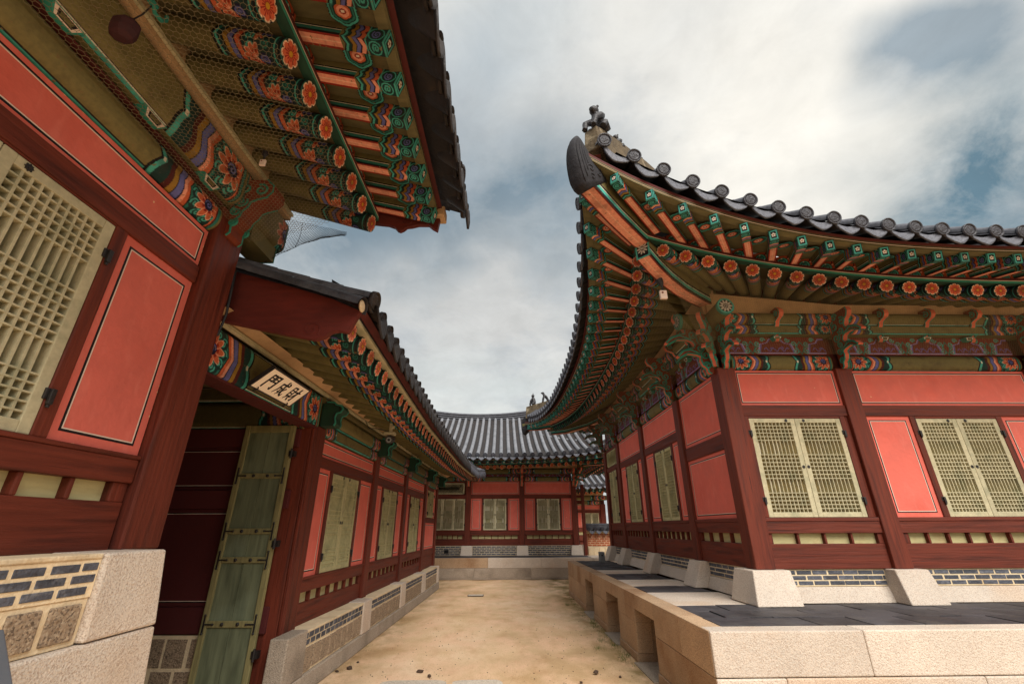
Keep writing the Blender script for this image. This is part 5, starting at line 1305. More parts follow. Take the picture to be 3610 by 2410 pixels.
    for i, q in enumerate(ts):
        pts = [ev.P(q, 'T', d, -.01+f_roof(d)*.8+(.03 if i == 0 else 0)) for d in np.linspace(0, 2.6, 9)]
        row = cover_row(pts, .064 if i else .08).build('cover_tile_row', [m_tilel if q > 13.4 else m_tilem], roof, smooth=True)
        link('end_disc', ME_DISC if q > 12 else ME_DISC_BACKLIT, row, mw=orient(pts[0]+Vector((.0, 0, 0)), (-1, 0, .26)) @ Matrix.Scale(1.2 if i == 0 else 1, 4))
        if i+1 < len(ts):
            qm = (q+ts[i+1])/2; d = ev.P(ts[i+1], 'T')-ev.P(q, 'T'); Z_ = d.cross(Vector((-1, 0, .12))).normalized()
            if Z_.z < 0: Z_ = -Z_
            X = Vector((-1, 0, .12)).normalized().cross(Z_).normalized(); Y = Z_.cross(X)
            m = Matrix((X*(d.length/.27), Y, Z_*1.3)).transposed().to_4x4(); m.translation = ev.P(qm, 'T', -.04, -.015); link('drip_tile', ME_DRIP if q > 12 else ME_DRIP_BACKLIT, roof, mw=m)
    # near gable: bargeboard with scroll, verge tiles over it
    bb = [(-.26, 2.985), (.0, 2.925), (.40, 2.835), (.60, 2.795), (.645, 2.79), (.70, 2.81), (.745, 2.848), (.80, 2.862), (.872, 2.845), (.945, 3.02), (.72, 3.125), (.416, 3.225), (.0, 3.35), (-.26, 3.43)]
    mb = MB(); mb.prism(bb, (1, 0, 0), (0, 0, 1), (0, 1, 0), (0, 3.085, 0), .05)
    pts = []
    for k in range(24): a = -.6+k*.36; r = .068-.0024*k; pts.append((.60+r*math.cos(a), 3.058, 2.865+r*math.sin(a)))
    mb.tube(pts, .0055, 5); mb.build('bargeboard', m_bmaroon, root, bevel=.004)
    cover_row([(.965-x, 3.035, 3.02+x*.33) for x in np.linspace(0, 1.25, 7)], .098, seam=.31).build('verge_tile_row', [m_tile], roof, smooth=True)
    mb = MB(); mb.sphere((.962, 3.04, 3.05), .05, 0, 8, 6, (.35, 1, 1)); mb.build('verge_mortar_plug', m_mortar, root)
    # gateway passage: side wall facing the camera, door leaf folded back against it, ceiling, far wall
    g = frame((0, 5.03, 0), (-1, 0, 0), (0, -1, 0))
    mb = MB(); mb.fbox(g, .20, 4.2, -.15, -.02, .56, 2.54); mb.build('passage_wall', m_redx, root)
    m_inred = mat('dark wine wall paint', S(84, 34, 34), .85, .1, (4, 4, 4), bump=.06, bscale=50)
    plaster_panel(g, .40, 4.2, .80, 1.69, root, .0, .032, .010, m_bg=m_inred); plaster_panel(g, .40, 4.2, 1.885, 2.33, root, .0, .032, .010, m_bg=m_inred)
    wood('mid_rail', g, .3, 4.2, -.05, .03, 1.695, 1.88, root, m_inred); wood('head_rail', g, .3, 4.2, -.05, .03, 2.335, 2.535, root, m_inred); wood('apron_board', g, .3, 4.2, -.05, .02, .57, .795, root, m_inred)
    brick_band(g, .42, 4.2, .02, .56, 2, .23, root, .02, 'rubble_band', m_granited, .03, .5, .028)
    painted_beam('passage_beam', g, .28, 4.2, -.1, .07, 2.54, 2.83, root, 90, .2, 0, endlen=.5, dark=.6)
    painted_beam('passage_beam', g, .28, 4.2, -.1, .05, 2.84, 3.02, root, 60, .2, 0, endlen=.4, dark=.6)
    mb = MB(); mb.fbox(g, .12, 4.2, -.1, 2.2, 3.02, 3.06); mb.build('passage_ceiling', m_olivex, root)
    mb = MB(); mb.fbox(g, 3.6, 3.7, -.1, 2.2, 0, 3.02); mb.build('passage_end_wall', m_redy, root)
    mb = MB(); mb.fbox(g, .35, 3.7, 2.0, 2.1, 0, 3.02); mb.build('passage_wall', m_redx, root)
    # door jamb strips beside the big column
    for a, b, v in ((5.045, 5.085, .02), (5.087, 5.118, .04)): wood('door_jamb', fr, a, b, -.15, v, .0, 2.56, root, m_redv)
    # door leaf
    dx0, dx1, z0, z1 = .337, .886, .15, 2.56; v0, v1 = .045, .09
    mb = MB(); fw = .055
    mb.fbox(g, dx0, dx0+fw, v0, v1, z0, z1); mb.fbox(g, dx1-fw, dx1, v0, v1, z0, z1)
    rz_ = [.15, .663, 1.212, 1.476, 2.02, 2.51]
    for i, z in enumerate(rz_): mb.fbox(g, dx0+fw, dx1-fw, v0+.004, v1-.004, max(z-.028, z0) if i else z0, (z+.028) if i < 5 else z1)
    leaf = mb.build('door_leaf', m_doorf, root, bevel=.006)
    for a, b in zip(rz_[:-1], rz_[1:]):
        mb = MB(); mid = (dx0+dx1)/2; mb.fbox(g, dx0+fw, mid-.002, v0+.008, v0+.022, a+.026, b-.026); mb.fbox(g, mid+.002, dx1-fw, v0+.008, v0+.023, a+.026, b-.026); mb.build('door_plank', m_door, leaf)
    for z in rz_[1:5]:
        for s_, u in ((1, dx0+.03), (-1, dx1-.03)):
            mb = MB(); mb.fbox(g, u-.007, u+.007, v1, v1+.006, z-.075, z+.075)
            a, b = sorted((u, u+s_*.085)); mb.fbox(g, a, b, v1, v1+.0055, z-.006, z+.006)
            for zz in (-.075, .075): mb.sphere(g(u, v1+.003, z+zz), .011)
            mb.sphere(g(u+s_*.085, v1+.003, z), .010); mb.build('iron_strap', m_iron, leaf)
        for u in (.535, .685): mb = MB(); mb.sphere(g(u, v1-.001, z), .017, 0, 10, 7, (1, .7, 1)); mb.build('iron_stud', m_iron, leaf)
    for z in (.42, 1.36, 2.25):
        mb = MB(); mb.fbox(g, dx0-.05, dx0+.01, v0, v1+.01, z-.03, z+.03); mb.tube([g(dx0-.02, v1+.015, z-.05), g(dx0-.02, v1+.015, z+.05)], .012, 8); mb.build('door_hinge', m_iron, leaf)
    # rear mass of the gallery
    mb = MB(); mb.fbox(fr, 5.2, 14.0, -2.4, -.12, 0, 2.95); mb.build('inner_walls', m_redv, root)
    # signboard hangs on the gate beam, leaning out
    sg = thing('signboard', 'pale wooden signboard with three black brush characters above the open gateway', 'signboard', (0, 0, 0))
    sg.parent = None; sg.matrix_world = Matrix.Translation((-2.128, 0, 0)) @ Matrix.Rotation(TH, 4, 'Z')
    B0, UpV = Vector((-.085, 3.58, 2.60)), Vector((.165, .012, .150)); Hh = UpV.length; UpV.normalize(); Rv = Vector((0, 1, 0)); Nn = Rv.cross(UpV).normalized()
    if Nn.x < 0: Nn = -Nn
    def q(x, y, l): v = B0+Rv*x+UpV*y+Nn*l; return tuple(v)
    mb = MB(); W2 = .675
    mb.hexa([q(0, 0, -.03), q(W2, 0, -.03), q(W2, 0, 0), q(0, 0, 0), q(0, Hh, -.03), q(W2, Hh, -.03), q(W2, Hh, 0), q(0, Hh, 0)]); mb.build('board', m_sign, sg, bevel=.003)
    mb = MB()
    for a, b, c_, d in ((-.012, 0, -.012, Hh+.012), (W2, W2+.012, -.012, Hh+.012), (0, W2, Hh, Hh+.012), (0, W2, -.012, 0)):
        mb.hexa([q(a, c_, -.032), q(b, c_, -.032), q(b, c_, .003), q(a, c_, .003), q(a, d, -.032), q(b, d, -.032), q(b, d, .003), q(a, d, .003)])
    mb.build('board_edging', m_iron, sg)
    mb = MB()
    for x in (.08, W2-.08):
        pts = [q(x, -.03, .0), q(x, -.012, .012), q(x, .012, .014), q(x, .02, .004)]; mb.tube(pts, .006, 6)
    mb.build('iron_hook', m_iron, sg)
    ink = mat('brush ink', S(22, 20, 22), .6, .1, bump=0)
    ch = {  # strokes in a unit box, x right, y up
     'gate': [([(.14, .92), (.14, .08)], [1, 1.1]), ([(.14, .90), (.44, .92)], [.9, .9]), ([(.44, .92), (.43, .52)], [.9, .9]), ([(.14, .73), (.43, .74)], [.6, .6]), ([(.14, .54), (.43, .55)], [.7, .8]),
              ([(.56, .92), (.90, .93)], [.9, 1]), ([(.57, .90), (.57, .54)], [.9, .9]), ([(.57, .74), (.88, .75)], [.6, .6]), ([(.57, .55), (.88, .56)], [.7, .8]), ([(.90, .93), (.89, .10), (.74, .20)], [1.2, 1.2, .3])],
     'become': [([(.18, .74), (.80, .76)], [.9, .9]), ([(.22, .74), (.20, .36), (.05, .06)], [1, .9, .4]), ([(.22, .50), (.44, .50), (.42, .20), (.32, .27)], [.7, .8, .9, .3]), ([(.52, .97), (.58, .45), (.74, .15), (.90, .06), (.93, .24)], [1.1, 1.1, 1.1, .9, .3]), ([(.80, .56), (.62, .30), (.40, .04)], [.9, .8, .4]), ([(.70, .94), (.80, .84)], [.8, 1.1])],
     'wealth': [([(.10, .92), (.10, .30)], [.9, .9]), ([(.10, .92), (.42, .93), (.42, .30)], [.8, .9, .9]), ([(.10, .72), (.42, .72)], [.6, .6]), ([(.10, .52), (.42, .52)], [.6, .6]), ([(.10, .32), (.42, .32)], [.7, .7]), ([(.18, .26), (.06, .06)], [1, .5]), ([(.34, .26), (.46, .08)], [.7, 1.1]),
                ([(.52, .70), (.96, .74)], [.9, .9]), ([(.80, .98), (.79, .08), (.68, .16)], [1.1, 1.1, .3]), ([(.78, .66), (.66, .42), (.50, .24)], [.9, .8, .4])]}
    for i, k in enumerate(('gate', 'become', 'wealth')):
        cx = .065+i*.195; strokes(mb2 := MB(), lambda x, y, l, cx=cx: q(cx+x*.155, .028+y*(Hh-.056), l+.0005), [tuple(s_) for s_ in ch[k]], .115)
        mb2.build('character', ink, sg)
    return root

# ------------------------------------------------------------------ hall at the end of the lane
def build_back_hall():
    root = thing('palace_hall', 'hall closing the end of the lane under a broad grey tiled roof', 'palace hall', (0, 17.0, 0), 0, 'painted timber palace buildings')
    fr = frame((0, 0, 0), (1, 0, 0), (0, -1, 0)); H = dict(base=.925, apron=1.14, slot=1.254, sill=1.398, w0=1.419, w1=2.464, l0=2.48, l1=2.61, pt=3.07, w1x=2.588, l0x=2.60, l1x=2.69)
    cs = [-3.14, -1.20, .74, 2.635]
    for x in cs: column(fr, x, .19, .925, 3.1, root)
    bay(root, fr, -3.04, -1.295, H, 'win3', m_redx, m_redv, 9, (-2.52, -1.315), dense=8, strips=.5)
    bay(root, fr, -1.105, .645, H, 'win', m_redx, m_redv, 7, (-.645, .175), dense=9, fine=True, strips=.35)
    bay(root, fr, .835, 2.54, H, 'win', m_redx, m_redv, 7, (1.28, 2.10), dense=9, fine=True, strips=.35)
    for x in cs: stone_block(fr, x-.18, x+.18, -.2, .12, .612, .925, root, du=.03, dv=.08)
    for a, b in zip(cs[:-1], cs[1:]): brick_band(fr, a+.19, b-.19, .612, .922, 5, .17, root, .02, fine=False, gap=.016)
    mb = MB(); mb.fbox(fr, -1.98, -1.83, .01, .034, .68, .80); mb.build('flue_opening', m_black, root)
    for a, b in zip(cs[:-1], cs[1:]):
        painted_beam('tie_beam', fr, a+.1, b-.1, -.1, .03, 3.075, 3.24, root, 70, .35, 0, endlen=.5)
        frieze(fr, a+.1, b-.1, 3.242, 3.33, root, 3, -.01, 60)
        painted_beam('purlin', fr, a, b, -.1, .13, 3.335, 3.53, root, 70, .4, 1, endlen=.5)
    mb = MB(); mb.fbox(fr, -3.3, 2.8, -.1, .12, 3.535, 3.75); mb.build('rafter_infill', m_tan, root)
    for x in cs: bracket(root, fr(x, .05, 3.10), (0, -1, 0), .08, .95)
    bracket(root, (2.72, 0, 3.10), (1, 0, 0), .08, 1.1); bracket(root, (2.7, -.07, 3.1), (.7071, -.7071, 0), .08, 1.0)
    e1 = Eave(lambda q, p: (2.635-q, p), 9.8, dz=-.68, near=.75); e2 = Eave(lambda q, p: (2.635-p, q), 8.0, dz=-.68, near=.75)
    q1 = [-1.15+.252*i for i in range(29)]; t1 = [-1.9+.268*i for i in range(30)]
    e1.gable = -.6
    hip_eaves(root, e1, q1, t1, -1.32, 6.0, pmax=3.0, detail=1, ridge_len=9)
    hip_eaves(root, e2, [-1.15+.27*i for i in range(14)], [-1.9+.3*i for i in range(14)], -1.32, 2.4, pmax=1.25, detail=1)
    hip_beam('hip_rafter', root, [(2.5, .1, 3.75), (3.0, -.37, 3.58), (3.6, -.97, 3.55), (4.0, -1.37, 3.6)], .16, .22)
    # visible tile courses between the rows of cover tiles
    mb = MB(); us = np.linspace(-1, 1, 7)
    for a, b in zip(t1[:-1], t1[1:]):
        pa, za, _, _ = e1.raw(a, 'T'); pb, zb, _, _ = e1.raw(b, 'T'); D = max(e1.pm(b, 3.0)-max(pa, pb), .1); n = max(2, int(D/.085))
        for j in range(n):
            d0 = D*j/n; d1 = D*(j+1.25)/n
            row = [[], []]
            for k, (d, lift) in enumerate(((d0, .030), (d1, .006))):
                for u in us:
                    t = (u+1)/2; q = a*(1-t)+b*t; p = pa*(1-t)+pb*t+d; z = za*(1-t)+zb*t-.055-.03*(1-u*u)+f_roof(d)+lift; row[k].append(tuple(e1._pt(q, p, z)))
            mb.grid(np.array(row), None, 0)
            lip = [[(x, y, z-.022) for x, y, z in row[0]], row[0]]; mb.grid(np.array(lip), None, 1)
    mb.build('pan_tile_courses', [m_tilem, m_tiled], root)
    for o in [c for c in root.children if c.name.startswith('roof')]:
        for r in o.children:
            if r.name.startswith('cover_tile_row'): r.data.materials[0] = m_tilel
    # main ridge, sagging, built of stacked tile courses
    path = []
    for x in np.linspace(-4.5, 4.0, 24):
        s = ((x+.7)/3.2); path.append((Vector((x, 3.02, 6.02+.035*(x+1)**2*(1 if abs(x+1) < 3 else .8))), Vector((0, -1, 0))))
    sweep('main_ridge', path, [(.15, -.12), (.15, 0), (.19, .01), (.19, .04), (.13, .05), (.13, .10), (.17, .11), (.17, .14), (.12, .15), (.12, .20), (.16, .21), (.13, .27), (-.13, .27), (-.15, -.12)], [m_tile, m_tilem], root, [0, 0, 1, 1, 0, 0, 1, 1, 0, 0, 1, 1, 0, 0])
    mb = MB(); mb.fbox(fr, -4, 2.6, -6, -.12, .4, 3.85); mb.build('inner_walls', m_redv, root)
    mb = MB(); gx = 2.635+.4; mb.prism([(1.0, 4.3), (5.0, 4.3), (3.02, 6.1)], (0, 1, 0), (0, 0, 1), (1, 0, 0), (gx, 0, 0), .06); mb.build('gable_wall', m_rust, root)
    return root
def build_far_hall():
    root = thing('palace_hall', 'small far hall glimpsed through the gap beyond the tiled brick wall', 'palace hall', (0, 24, 0), 0, 'painted timber palace buildings')
    fr = frame((0, 0, 0), (1, 0, 0), (0, -1, 0)); H = dict(base=.9, apron=1.15, slot=1.3, sill=1.45, w0=1.5, w1=2.17, l0=2.19, l1=2.32, pt=2.55)
    for x in (3.1, 5.18): column(fr, x, .26, .9, 2.6, root)
    bay(root, fr, 3.23, 5.05, H, 'win', m_redx, m_redv, 6, (4.20, 4.95), dense=8, fine=False, rows=(5, 3, 4))
    painted_beam('tie_beam', fr, 3.2, 5.06, -.1, .04, 2.56, 2.76, root, 60, .3); painted_beam('purlin', fr, 3.0, 5.4, -.1, .12, 2.78, 3.02, root, 60, .4, 1)
    ev = Eave(lambda q, p: (5.18-q, p), 9, dz=-1.12, near=.5)
    hip_eaves(root, ev, [-.9+.27*i for i in range(12)], [-1.2+.30*i for i in range(11)], -1.1, 2.0, pmax=2.6, detail=1)
    mb = MB(); mb.fbox(fr, 3.0, 5.25, -.4, .05, 3.02, 3.34); mb.build('rafter_infill', m_tan, root)
    for o in root.children:
        if o.name.startswith('roof'):
            for r in o.children:
                if r.name.startswith('cover_tile_row'): r.data.materials[0] = m_tilel
    hip_ridge(root, [(5.9, -.9, 3.5, 3.9), (5.2, .3, 3.7, 4.3), (4.4, 1.6, 4.1, 4.9)], .25)
    mb = MB(); mb.fbox(fr, 3, 5.3, -4, -.1, 0, 3.0); mb.build('inner_walls', m_redv, root)

# ------------------------------------------------------------------ terraces
def tile_patch(fr, u0, u1, v0, v1, z, nu, nv, root, stagger=True):
    mb = MB(); mb.fbox(fr, u0, u1, v0, v1, z-.06, z-.014, 0, (.30, .28, .26))
    dv = (v1-v0)/nv; du = (u1-u0)/nu
    for j in range(nv):
        o = (du*.5 if j % 2 and stagger else 0)
        u = u0-o
        while u < u1-.01:
            a, b = max(u, u0), min(u+du, u1); u += du
            if b-a < .03: continue
            t = rng.uniform(.7, 1.35); h = rng.uniform(-.004, .004); g = .004
            z4 = [z+h+rng.uniform(-.003, .003) for _ in range(4)]
            mb.hexa([fr(a+g, v0+j*dv+g, z-.03), fr(b-g, v0+j*dv+g, z-.03), fr(b-g, v0+(j+1)*dv-g, z-.03), fr(a+g, v0+(j+1)*dv-g, z-.03), fr(a+g, v0+j*dv+g, z4[0]), fr(b-g, v0+j*dv+g, z4[1]), fr(b-g, v0+(j+1)*dv-g, z4[2]), fr(a+g, v0+(j+1)*dv-g, z4[3])], 0, (t, t, t*1.03))
    return mb.build('tile_paving', m_floor, root, bevel=.002)
def build_terrace():
    root = thing('stone_terrace', 'long granite terrace under the right hall with black floor tiles and three dark flue openings', 'stone terrace', (1.665, 4.111, 0))
    O = Vector((-1.665, -4.111, 0))
    s = frame(O+Vector((1.665, 0, 0)), (0, 1, 0), (-1, 0, 0))      # street face, u = world y, v outward
    f = frame(O+Vector((0, 4.111, 0)), (1, 0, 0), (0, -1, 0))      # front face, u = world x
    op = [(5.575, 6.345, .560), (7.21, 7.995, .566), (9.08, 9.88, .560)]
    YE = 12.27
    def blk(fr, u0, u1, v0, v1, z0, z1, m, name='facing_stone', bv=.007): return wood(name, fr, u0+.0015, u1-.0015, v0, v1, z0+.001, z1-.001, root, m, bv)
    # street side: base course, middle course, coping course
    ed = [4.115]+[x for a, b, _ in op for x in (a, b)]+[YE]
    for i in range(0, len(ed), 2):
        a, b = ed[i], ed[i+1]
        blk(s, a, b, -.22, .014, 0, .092, m_graniteb); blk(s, a, b, -.20, 0, .092, .417, m_graniteb)
    for a, b in zip([4.135, 4.82, 5.575, 6.80, 7.995, 9.08, 9.88, 10.9, 11.6], [4.82, 5.575, 6.80, 7.995, 9.08, 9.88, 10.9, 11.6, YE]):
        z0 = .417
        cuts = [c for c in op if c[0] < b-.01 and c[1] > a+.01]
        if not cuts: blk(s, a, b, -.20, 0, z0, .73, m_graniteb); continue
        mb = MB(); c = cuts[0]; zz = .562
        for q0, q1 in ((a, max(a, c[0])), (min(b, c[1]), b)):
            if q1-q0 > .01: mb.fbox(s, q0+.0015, q1-.0015, -.2, 0, z0, zz)
        mb.fbox(s, a+.0015, b-.0015, -.2, 0, zz, .729); mb.build('facing_stone', m_graniteb, root, bevel=.005)
    # front
    xs = [1.68, 2.915, 5.15, 7.4, 9.8]
    mb = MB(); q = lambda x, y, z: (O.x+x, O.y+y, z)
    for i, (a, b) in enumerate(zip(xs[:-1], xs[1:])): blk(f, a if i else 1.667, b, -.20, 0, .421, .7305, m_granite, bv=.010)
    x2 = [1.667, 2.216, 3.79, 6.2, 9.8]
    for a, b in zip(x2[:-1], x2[1:]): blk(f, a, b, -.20, .004, .094, .417, m_granite, bv=.010)
    blk(f, 1.66, 9.8, -.2, .02, 0, .092, m_granite)
    # paving: black tile patches and granite strips over the flues
    t = frame(O, (1, 0, 0), (0, 1, 0))
    tile_patch(t, 1.846, 9.8, 4.312, 5.40, .731, 18, 3, root)
    for a, b, n in ((6.432, 7.068, 2), (7.95, 8.87, 3), (9.70, 12.24, 8)): tile_patch(t, 1.868, 2.72, a, b, .731, 2, n, root)
    for a, b in ((5.405, 5.92), (5.922, 6.43), (7.07, 7.51), (7.512, 7.948), (8.872, 9.29), (9.292, 9.698)): blk(t, 1.867, 2.80, a, b, .60, .728, m_granite, 'paving_slab', .004)
    # filling below the paving, leaving the flues open
    mb = MB()
    for a, b in ((4.30, 5.56), (6.36, 7.20), (8.01, 9.065), (9.895, 12.25)): mb.fbox(t, 1.86, 2.6, a, b, 0, .60)
    mb.fbox(t, 2.5, 9.8, 5.3, 12.25, 0, .66); mb.fbox(t, 2.5, 9.8, 4.305, 5.3, 0, .66); mb.build('terrace_fill', m_graniteb, root)
    for a, b, _ in op: blk(t, 1.60, 2.5, a+.01, b-.01, -.03, .012, m_graniteg, 'flue_sill', .004)
    return root
def build_back_terrace():
    root = thing('stone_terrace', 'pale two course granite terrace with black tiles before the end hall', 'stone terrace', (0, 15.63, 0))
    f = frame((0, 0, 0), (1, 0, 0), (0, -1, 0)); t = frame((0, 0, 0), (1, 0, 0), (0, 1, 0))
    for z0, z1, js in ((0, .05, (-4.2, 3.4)), (.05, .325, (-4.2, -2.3, -.85, .95, 2.6, 3.4)), (.325, .607, (-4.2, -1.9, -.42, 1.3, 3.4))):
        for a, b in zip(js[:-1], js[1:]): wood('facing_stone', f, a+.002, b-.002, -.25, .012 if z0 == 0 else 0, z0+.001, z1-.001, root, m_graniteg if z0 < .3 else m_graniteb if a < -1 else m_granite, .008)
    tile_patch(t, -4.2, 2.95, .255, 1.28, .606, 15, 3, root)
    wood('paving_slab', t, 2.955, 5.2, -.1, 1.6, .3, .590, root, m_granite, .004)
    mb = MB(); mb.fbox(t, -4.2, 3.3, .25, 1.5, 0, .54); mb.build('terrace_fill', m_graniteb, root)
def build_brick_wall():
    root = thing('brick_wall', 'low orange brick wall with a black tiled coping seen through the gap', 'wall', (5, 19.0, 0))
    f = frame((-5, 0, 0), (1, 0, 0), (0, -1, 0))
    stone_block(f, 3.4, 3.62, -.3, .04, 0, .80, root, name='foot_stone', material=m_mortar)
    for i in range(8): stone_block(f, 3.625+.22*i, 3.84+.22*i, -.3, .03, 0, .79, root, name='foot_stone', material=m_mortar)
    brick_band(f, 3.40, 5.6, .81, 1.28, 6, .19, root, 0, 'brickwork', m_rbrick, .018, fine=False, gap=.018)
    wood('edge_band', f, 3.33, 3.40, -.3, .02, .80, 1.28, root, m_rust); wood('tile_bed', f, 3.33, 5.6, -.3, .03, 1.285, 1.36, root, m_mortar)
    for i in range(9):
        u = 3.44+.27*i
        link('end_disc', ME_DISC, root, mw=orient(f(u, .17, 1.44), (0, 1, .25)) @ Matrix.Scale(1.1, 4)); cover_row([f(u, .17-d, 1.43+d*.25) for d in (0, .15, .35)], .07).build('cover_tile', [m_tile], root, smooth=True)
        link('drip_tile', ME_DRIP, root, mw=orient(f(u+.135, .15, 1.42), (0, 1, .2)))
    mb = MB()
    for z, v, r in ((1.53, .0, .05), (1.60, .02, .045)): mb.tube([f(3.34, v, z), f(5.6, v, z)], r, 10)
    mb.fbox(f, 3.36, 5.6, -.2, .1, 1.40, 1.58); mb.build('ridge_tiles', m_tile, root, smooth=False)
def build_gate():
    root = thing('timber_gate', 'narrow dark timber gate with a picket top standing open beside the end hall', 'gate', (3.0, 17.3, 0))
    f = frame((-3, 0, 0), (1, 0, 0), (0, -1, 0))
    wood('gate_post', f, 2.96, 3.07, -.1, .02, .60, 2.98, root, m_redv); wood('gate_rail', f, 2.75, 2.96, -.08, 0, 2.30, 2.42, root, m_redx); wood('gate_rail', f, 2.75, 2.96, -.08, 0, 2.52, 2.60, root, m_redx)
    for i in range(5): mb = MB(); u = 2.765+.042*i; mb.fbox(f, u, u+.014, -.05, -.03, 2.6, 2.98); mb.build('picket', m_redv, root)
    wood('door_leaf', f, 2.74, 2.86, -1.0, -.9, .70, 2.25, root, m_door); wood('dark_doorway', f, 2.70, 3.0, -1.4, -1.2, .5, 2.32, root, m_black)
    stone_block(f, 2.80, 2.95, -.2, .0, .592, .93, root, name='gate_stone', material=m_graniteg)

# ------------------------------------------------------------------ small things
def figure(name, label, loc, rz, kind, s=1.0):
    """roof guardian: seated beast leaning on straight forelegs, built of overlapping limbs fused into one skin; faces +X before turning"""
    mb = MB()
    if kind == 0:   # seated, seen from behind: round head, arm propped forward
        mb.tube([(-.02, 0, .0), (.0, 0, .07), (.02, 0, .15), (.04, 0, .20), (.06, 0, .235)], [.062, .075, .07, .055, .04], 9)
        mb.sphere((.075, 0, .265), .052, 0, 10, 8, (1.05, .9, 1)); mb.tube([(.10, 0, .26), (.135, 0, .25)], [.032, .024], 7)
        for sy in (-1, 1):
            mb.tube([(.03, .055*sy, .19), (.10, .075*sy, .13), (.17, .06*sy, .05), (.19, .05*sy, -.03), (.20, .05*sy, -.06)], [.036, .032, .028, .026, .03], 7)
            mb.tube([(-.02, .06*sy, .03), (.05, .085*sy, .06), (.08, .08*sy, .0)], [.048, .042, .034], 7); mb.sphere((.06, .035*sy, .315), .015)
        for k in range(3): mb.tube([(.028-.0*k, .075*math.cos(a), .10+.03*k+.0*a) for a in np.linspace(.2, math.pi-.2, 8)], .008, 4)
    elif kind == 1:   # upright, pointed hat
        mb.tube([(0, 0, 0), (-.01, 0, .08), (.0, 0, .16), (.01, 0, .22)], [.05, .062, .055, .035], 9); mb.sphere((.02, 0, .255), .042); mb.tube([(.015, 0, .28), (.015, 0, .295), (.013, 0, .31), (.01, 0, .37)], [.052, .052, .02, .005], 8)
        for sy in (-1, 1):
            mb.tube([(.02, .045*sy, .20), (.07, .06*sy, .13), (.10, .05*sy, .04), (.11, .045*sy, -.01)], [.028, .026, .022, .024], 7); mb.sphere((.085, .055*sy, .11), .026); mb.tube([(0, .03*sy, .05), (.05, .05*sy, .02)], [.04, .03], 7)
    else:   # arched beast, head thrown up, spined back
        mb.tube([(-.10, 0, .0), (-.075, 0, .09), (-.03, 0, .16), (.03, 0, .20), (.05, 0, .25)], [.03, .04, .048, .045, .035], 9); mb.sphere((.065, 0, .275), .042, 0, 9, 7, (1.15, .85, .9)); mb.tube([(.09, 0, .27), (.13, 0, .275)], [.028, .018], 7)
        for sy in (-1, 1): mb.tube([(.03, .035*sy, .18), (.06, .045*sy, .10), (.07, .04*sy, .02), (.085, .04*sy, -.01)], [.03, .026, .022, .025], 7); mb.tube([(-.08, .03*sy, .06), (-.10, .04*sy, 0)], [.035, .028], 7)
        for k in range(5): x = -.11+.032*k; mb.tube([(x, 0, .06+.034*k), (x-.03, 0, .08+.036*k)], [.02, .006], 6)
    o = mb.build(name, m_figure, None, smooth=True); o.location = loc; o.rotation_euler = (0, 0, rz); o.scale = (s, s, s)
    r = o.modifiers.new('fuse', 'REMESH'); r.mode = 'VOXEL'; r.voxel_size = .007; r.use_smooth_shade = True
    o['label'] = label; o['category'] = 'roof figure'; o['group'] = 'clay guardian figures on the hip ridges'
    return o
def pebble(name, x, y, r, label, cat, sq=(1, 1, .7), seed=0, material=None, group=None):
    bm = bmesh.new(); bmesh.ops.create_icosphere(bm, subdivisions=3, radius=1); rr = random.Random(seed)
    ph = [rr.uniform(0, 6) for _ in range(6)]
    for v in bm.verts:
        c = v.co.copy(); k = 1+.16*math.sin(3*c.x+ph[0])*math.cos(2.3*c.y+ph[1])+.10*math.sin(5*c.z+ph[2]+2*c.x)+.05*math.sin(9*c.y+ph[3])
        v.co = Vector((c.x*k*sq[0], c.y*k*sq[1], max(c.z*k, -.6)*sq[2]))*r
    me = bpy.data.meshes.new(name); bm.to_mesh(me); bm.free(); me.materials.append(material or m_stone)
    me.polygons.foreach_set('use_smooth', [True]*len(me.polygons))
    o = link(name, me); o.location = (x, y, r*sq[2]*.4); o.rotation_euler = (0, 0, rr.uniform(0, 6)); o['label'] = label; o['category'] = cat
    if group: o['group'] = group
    return o
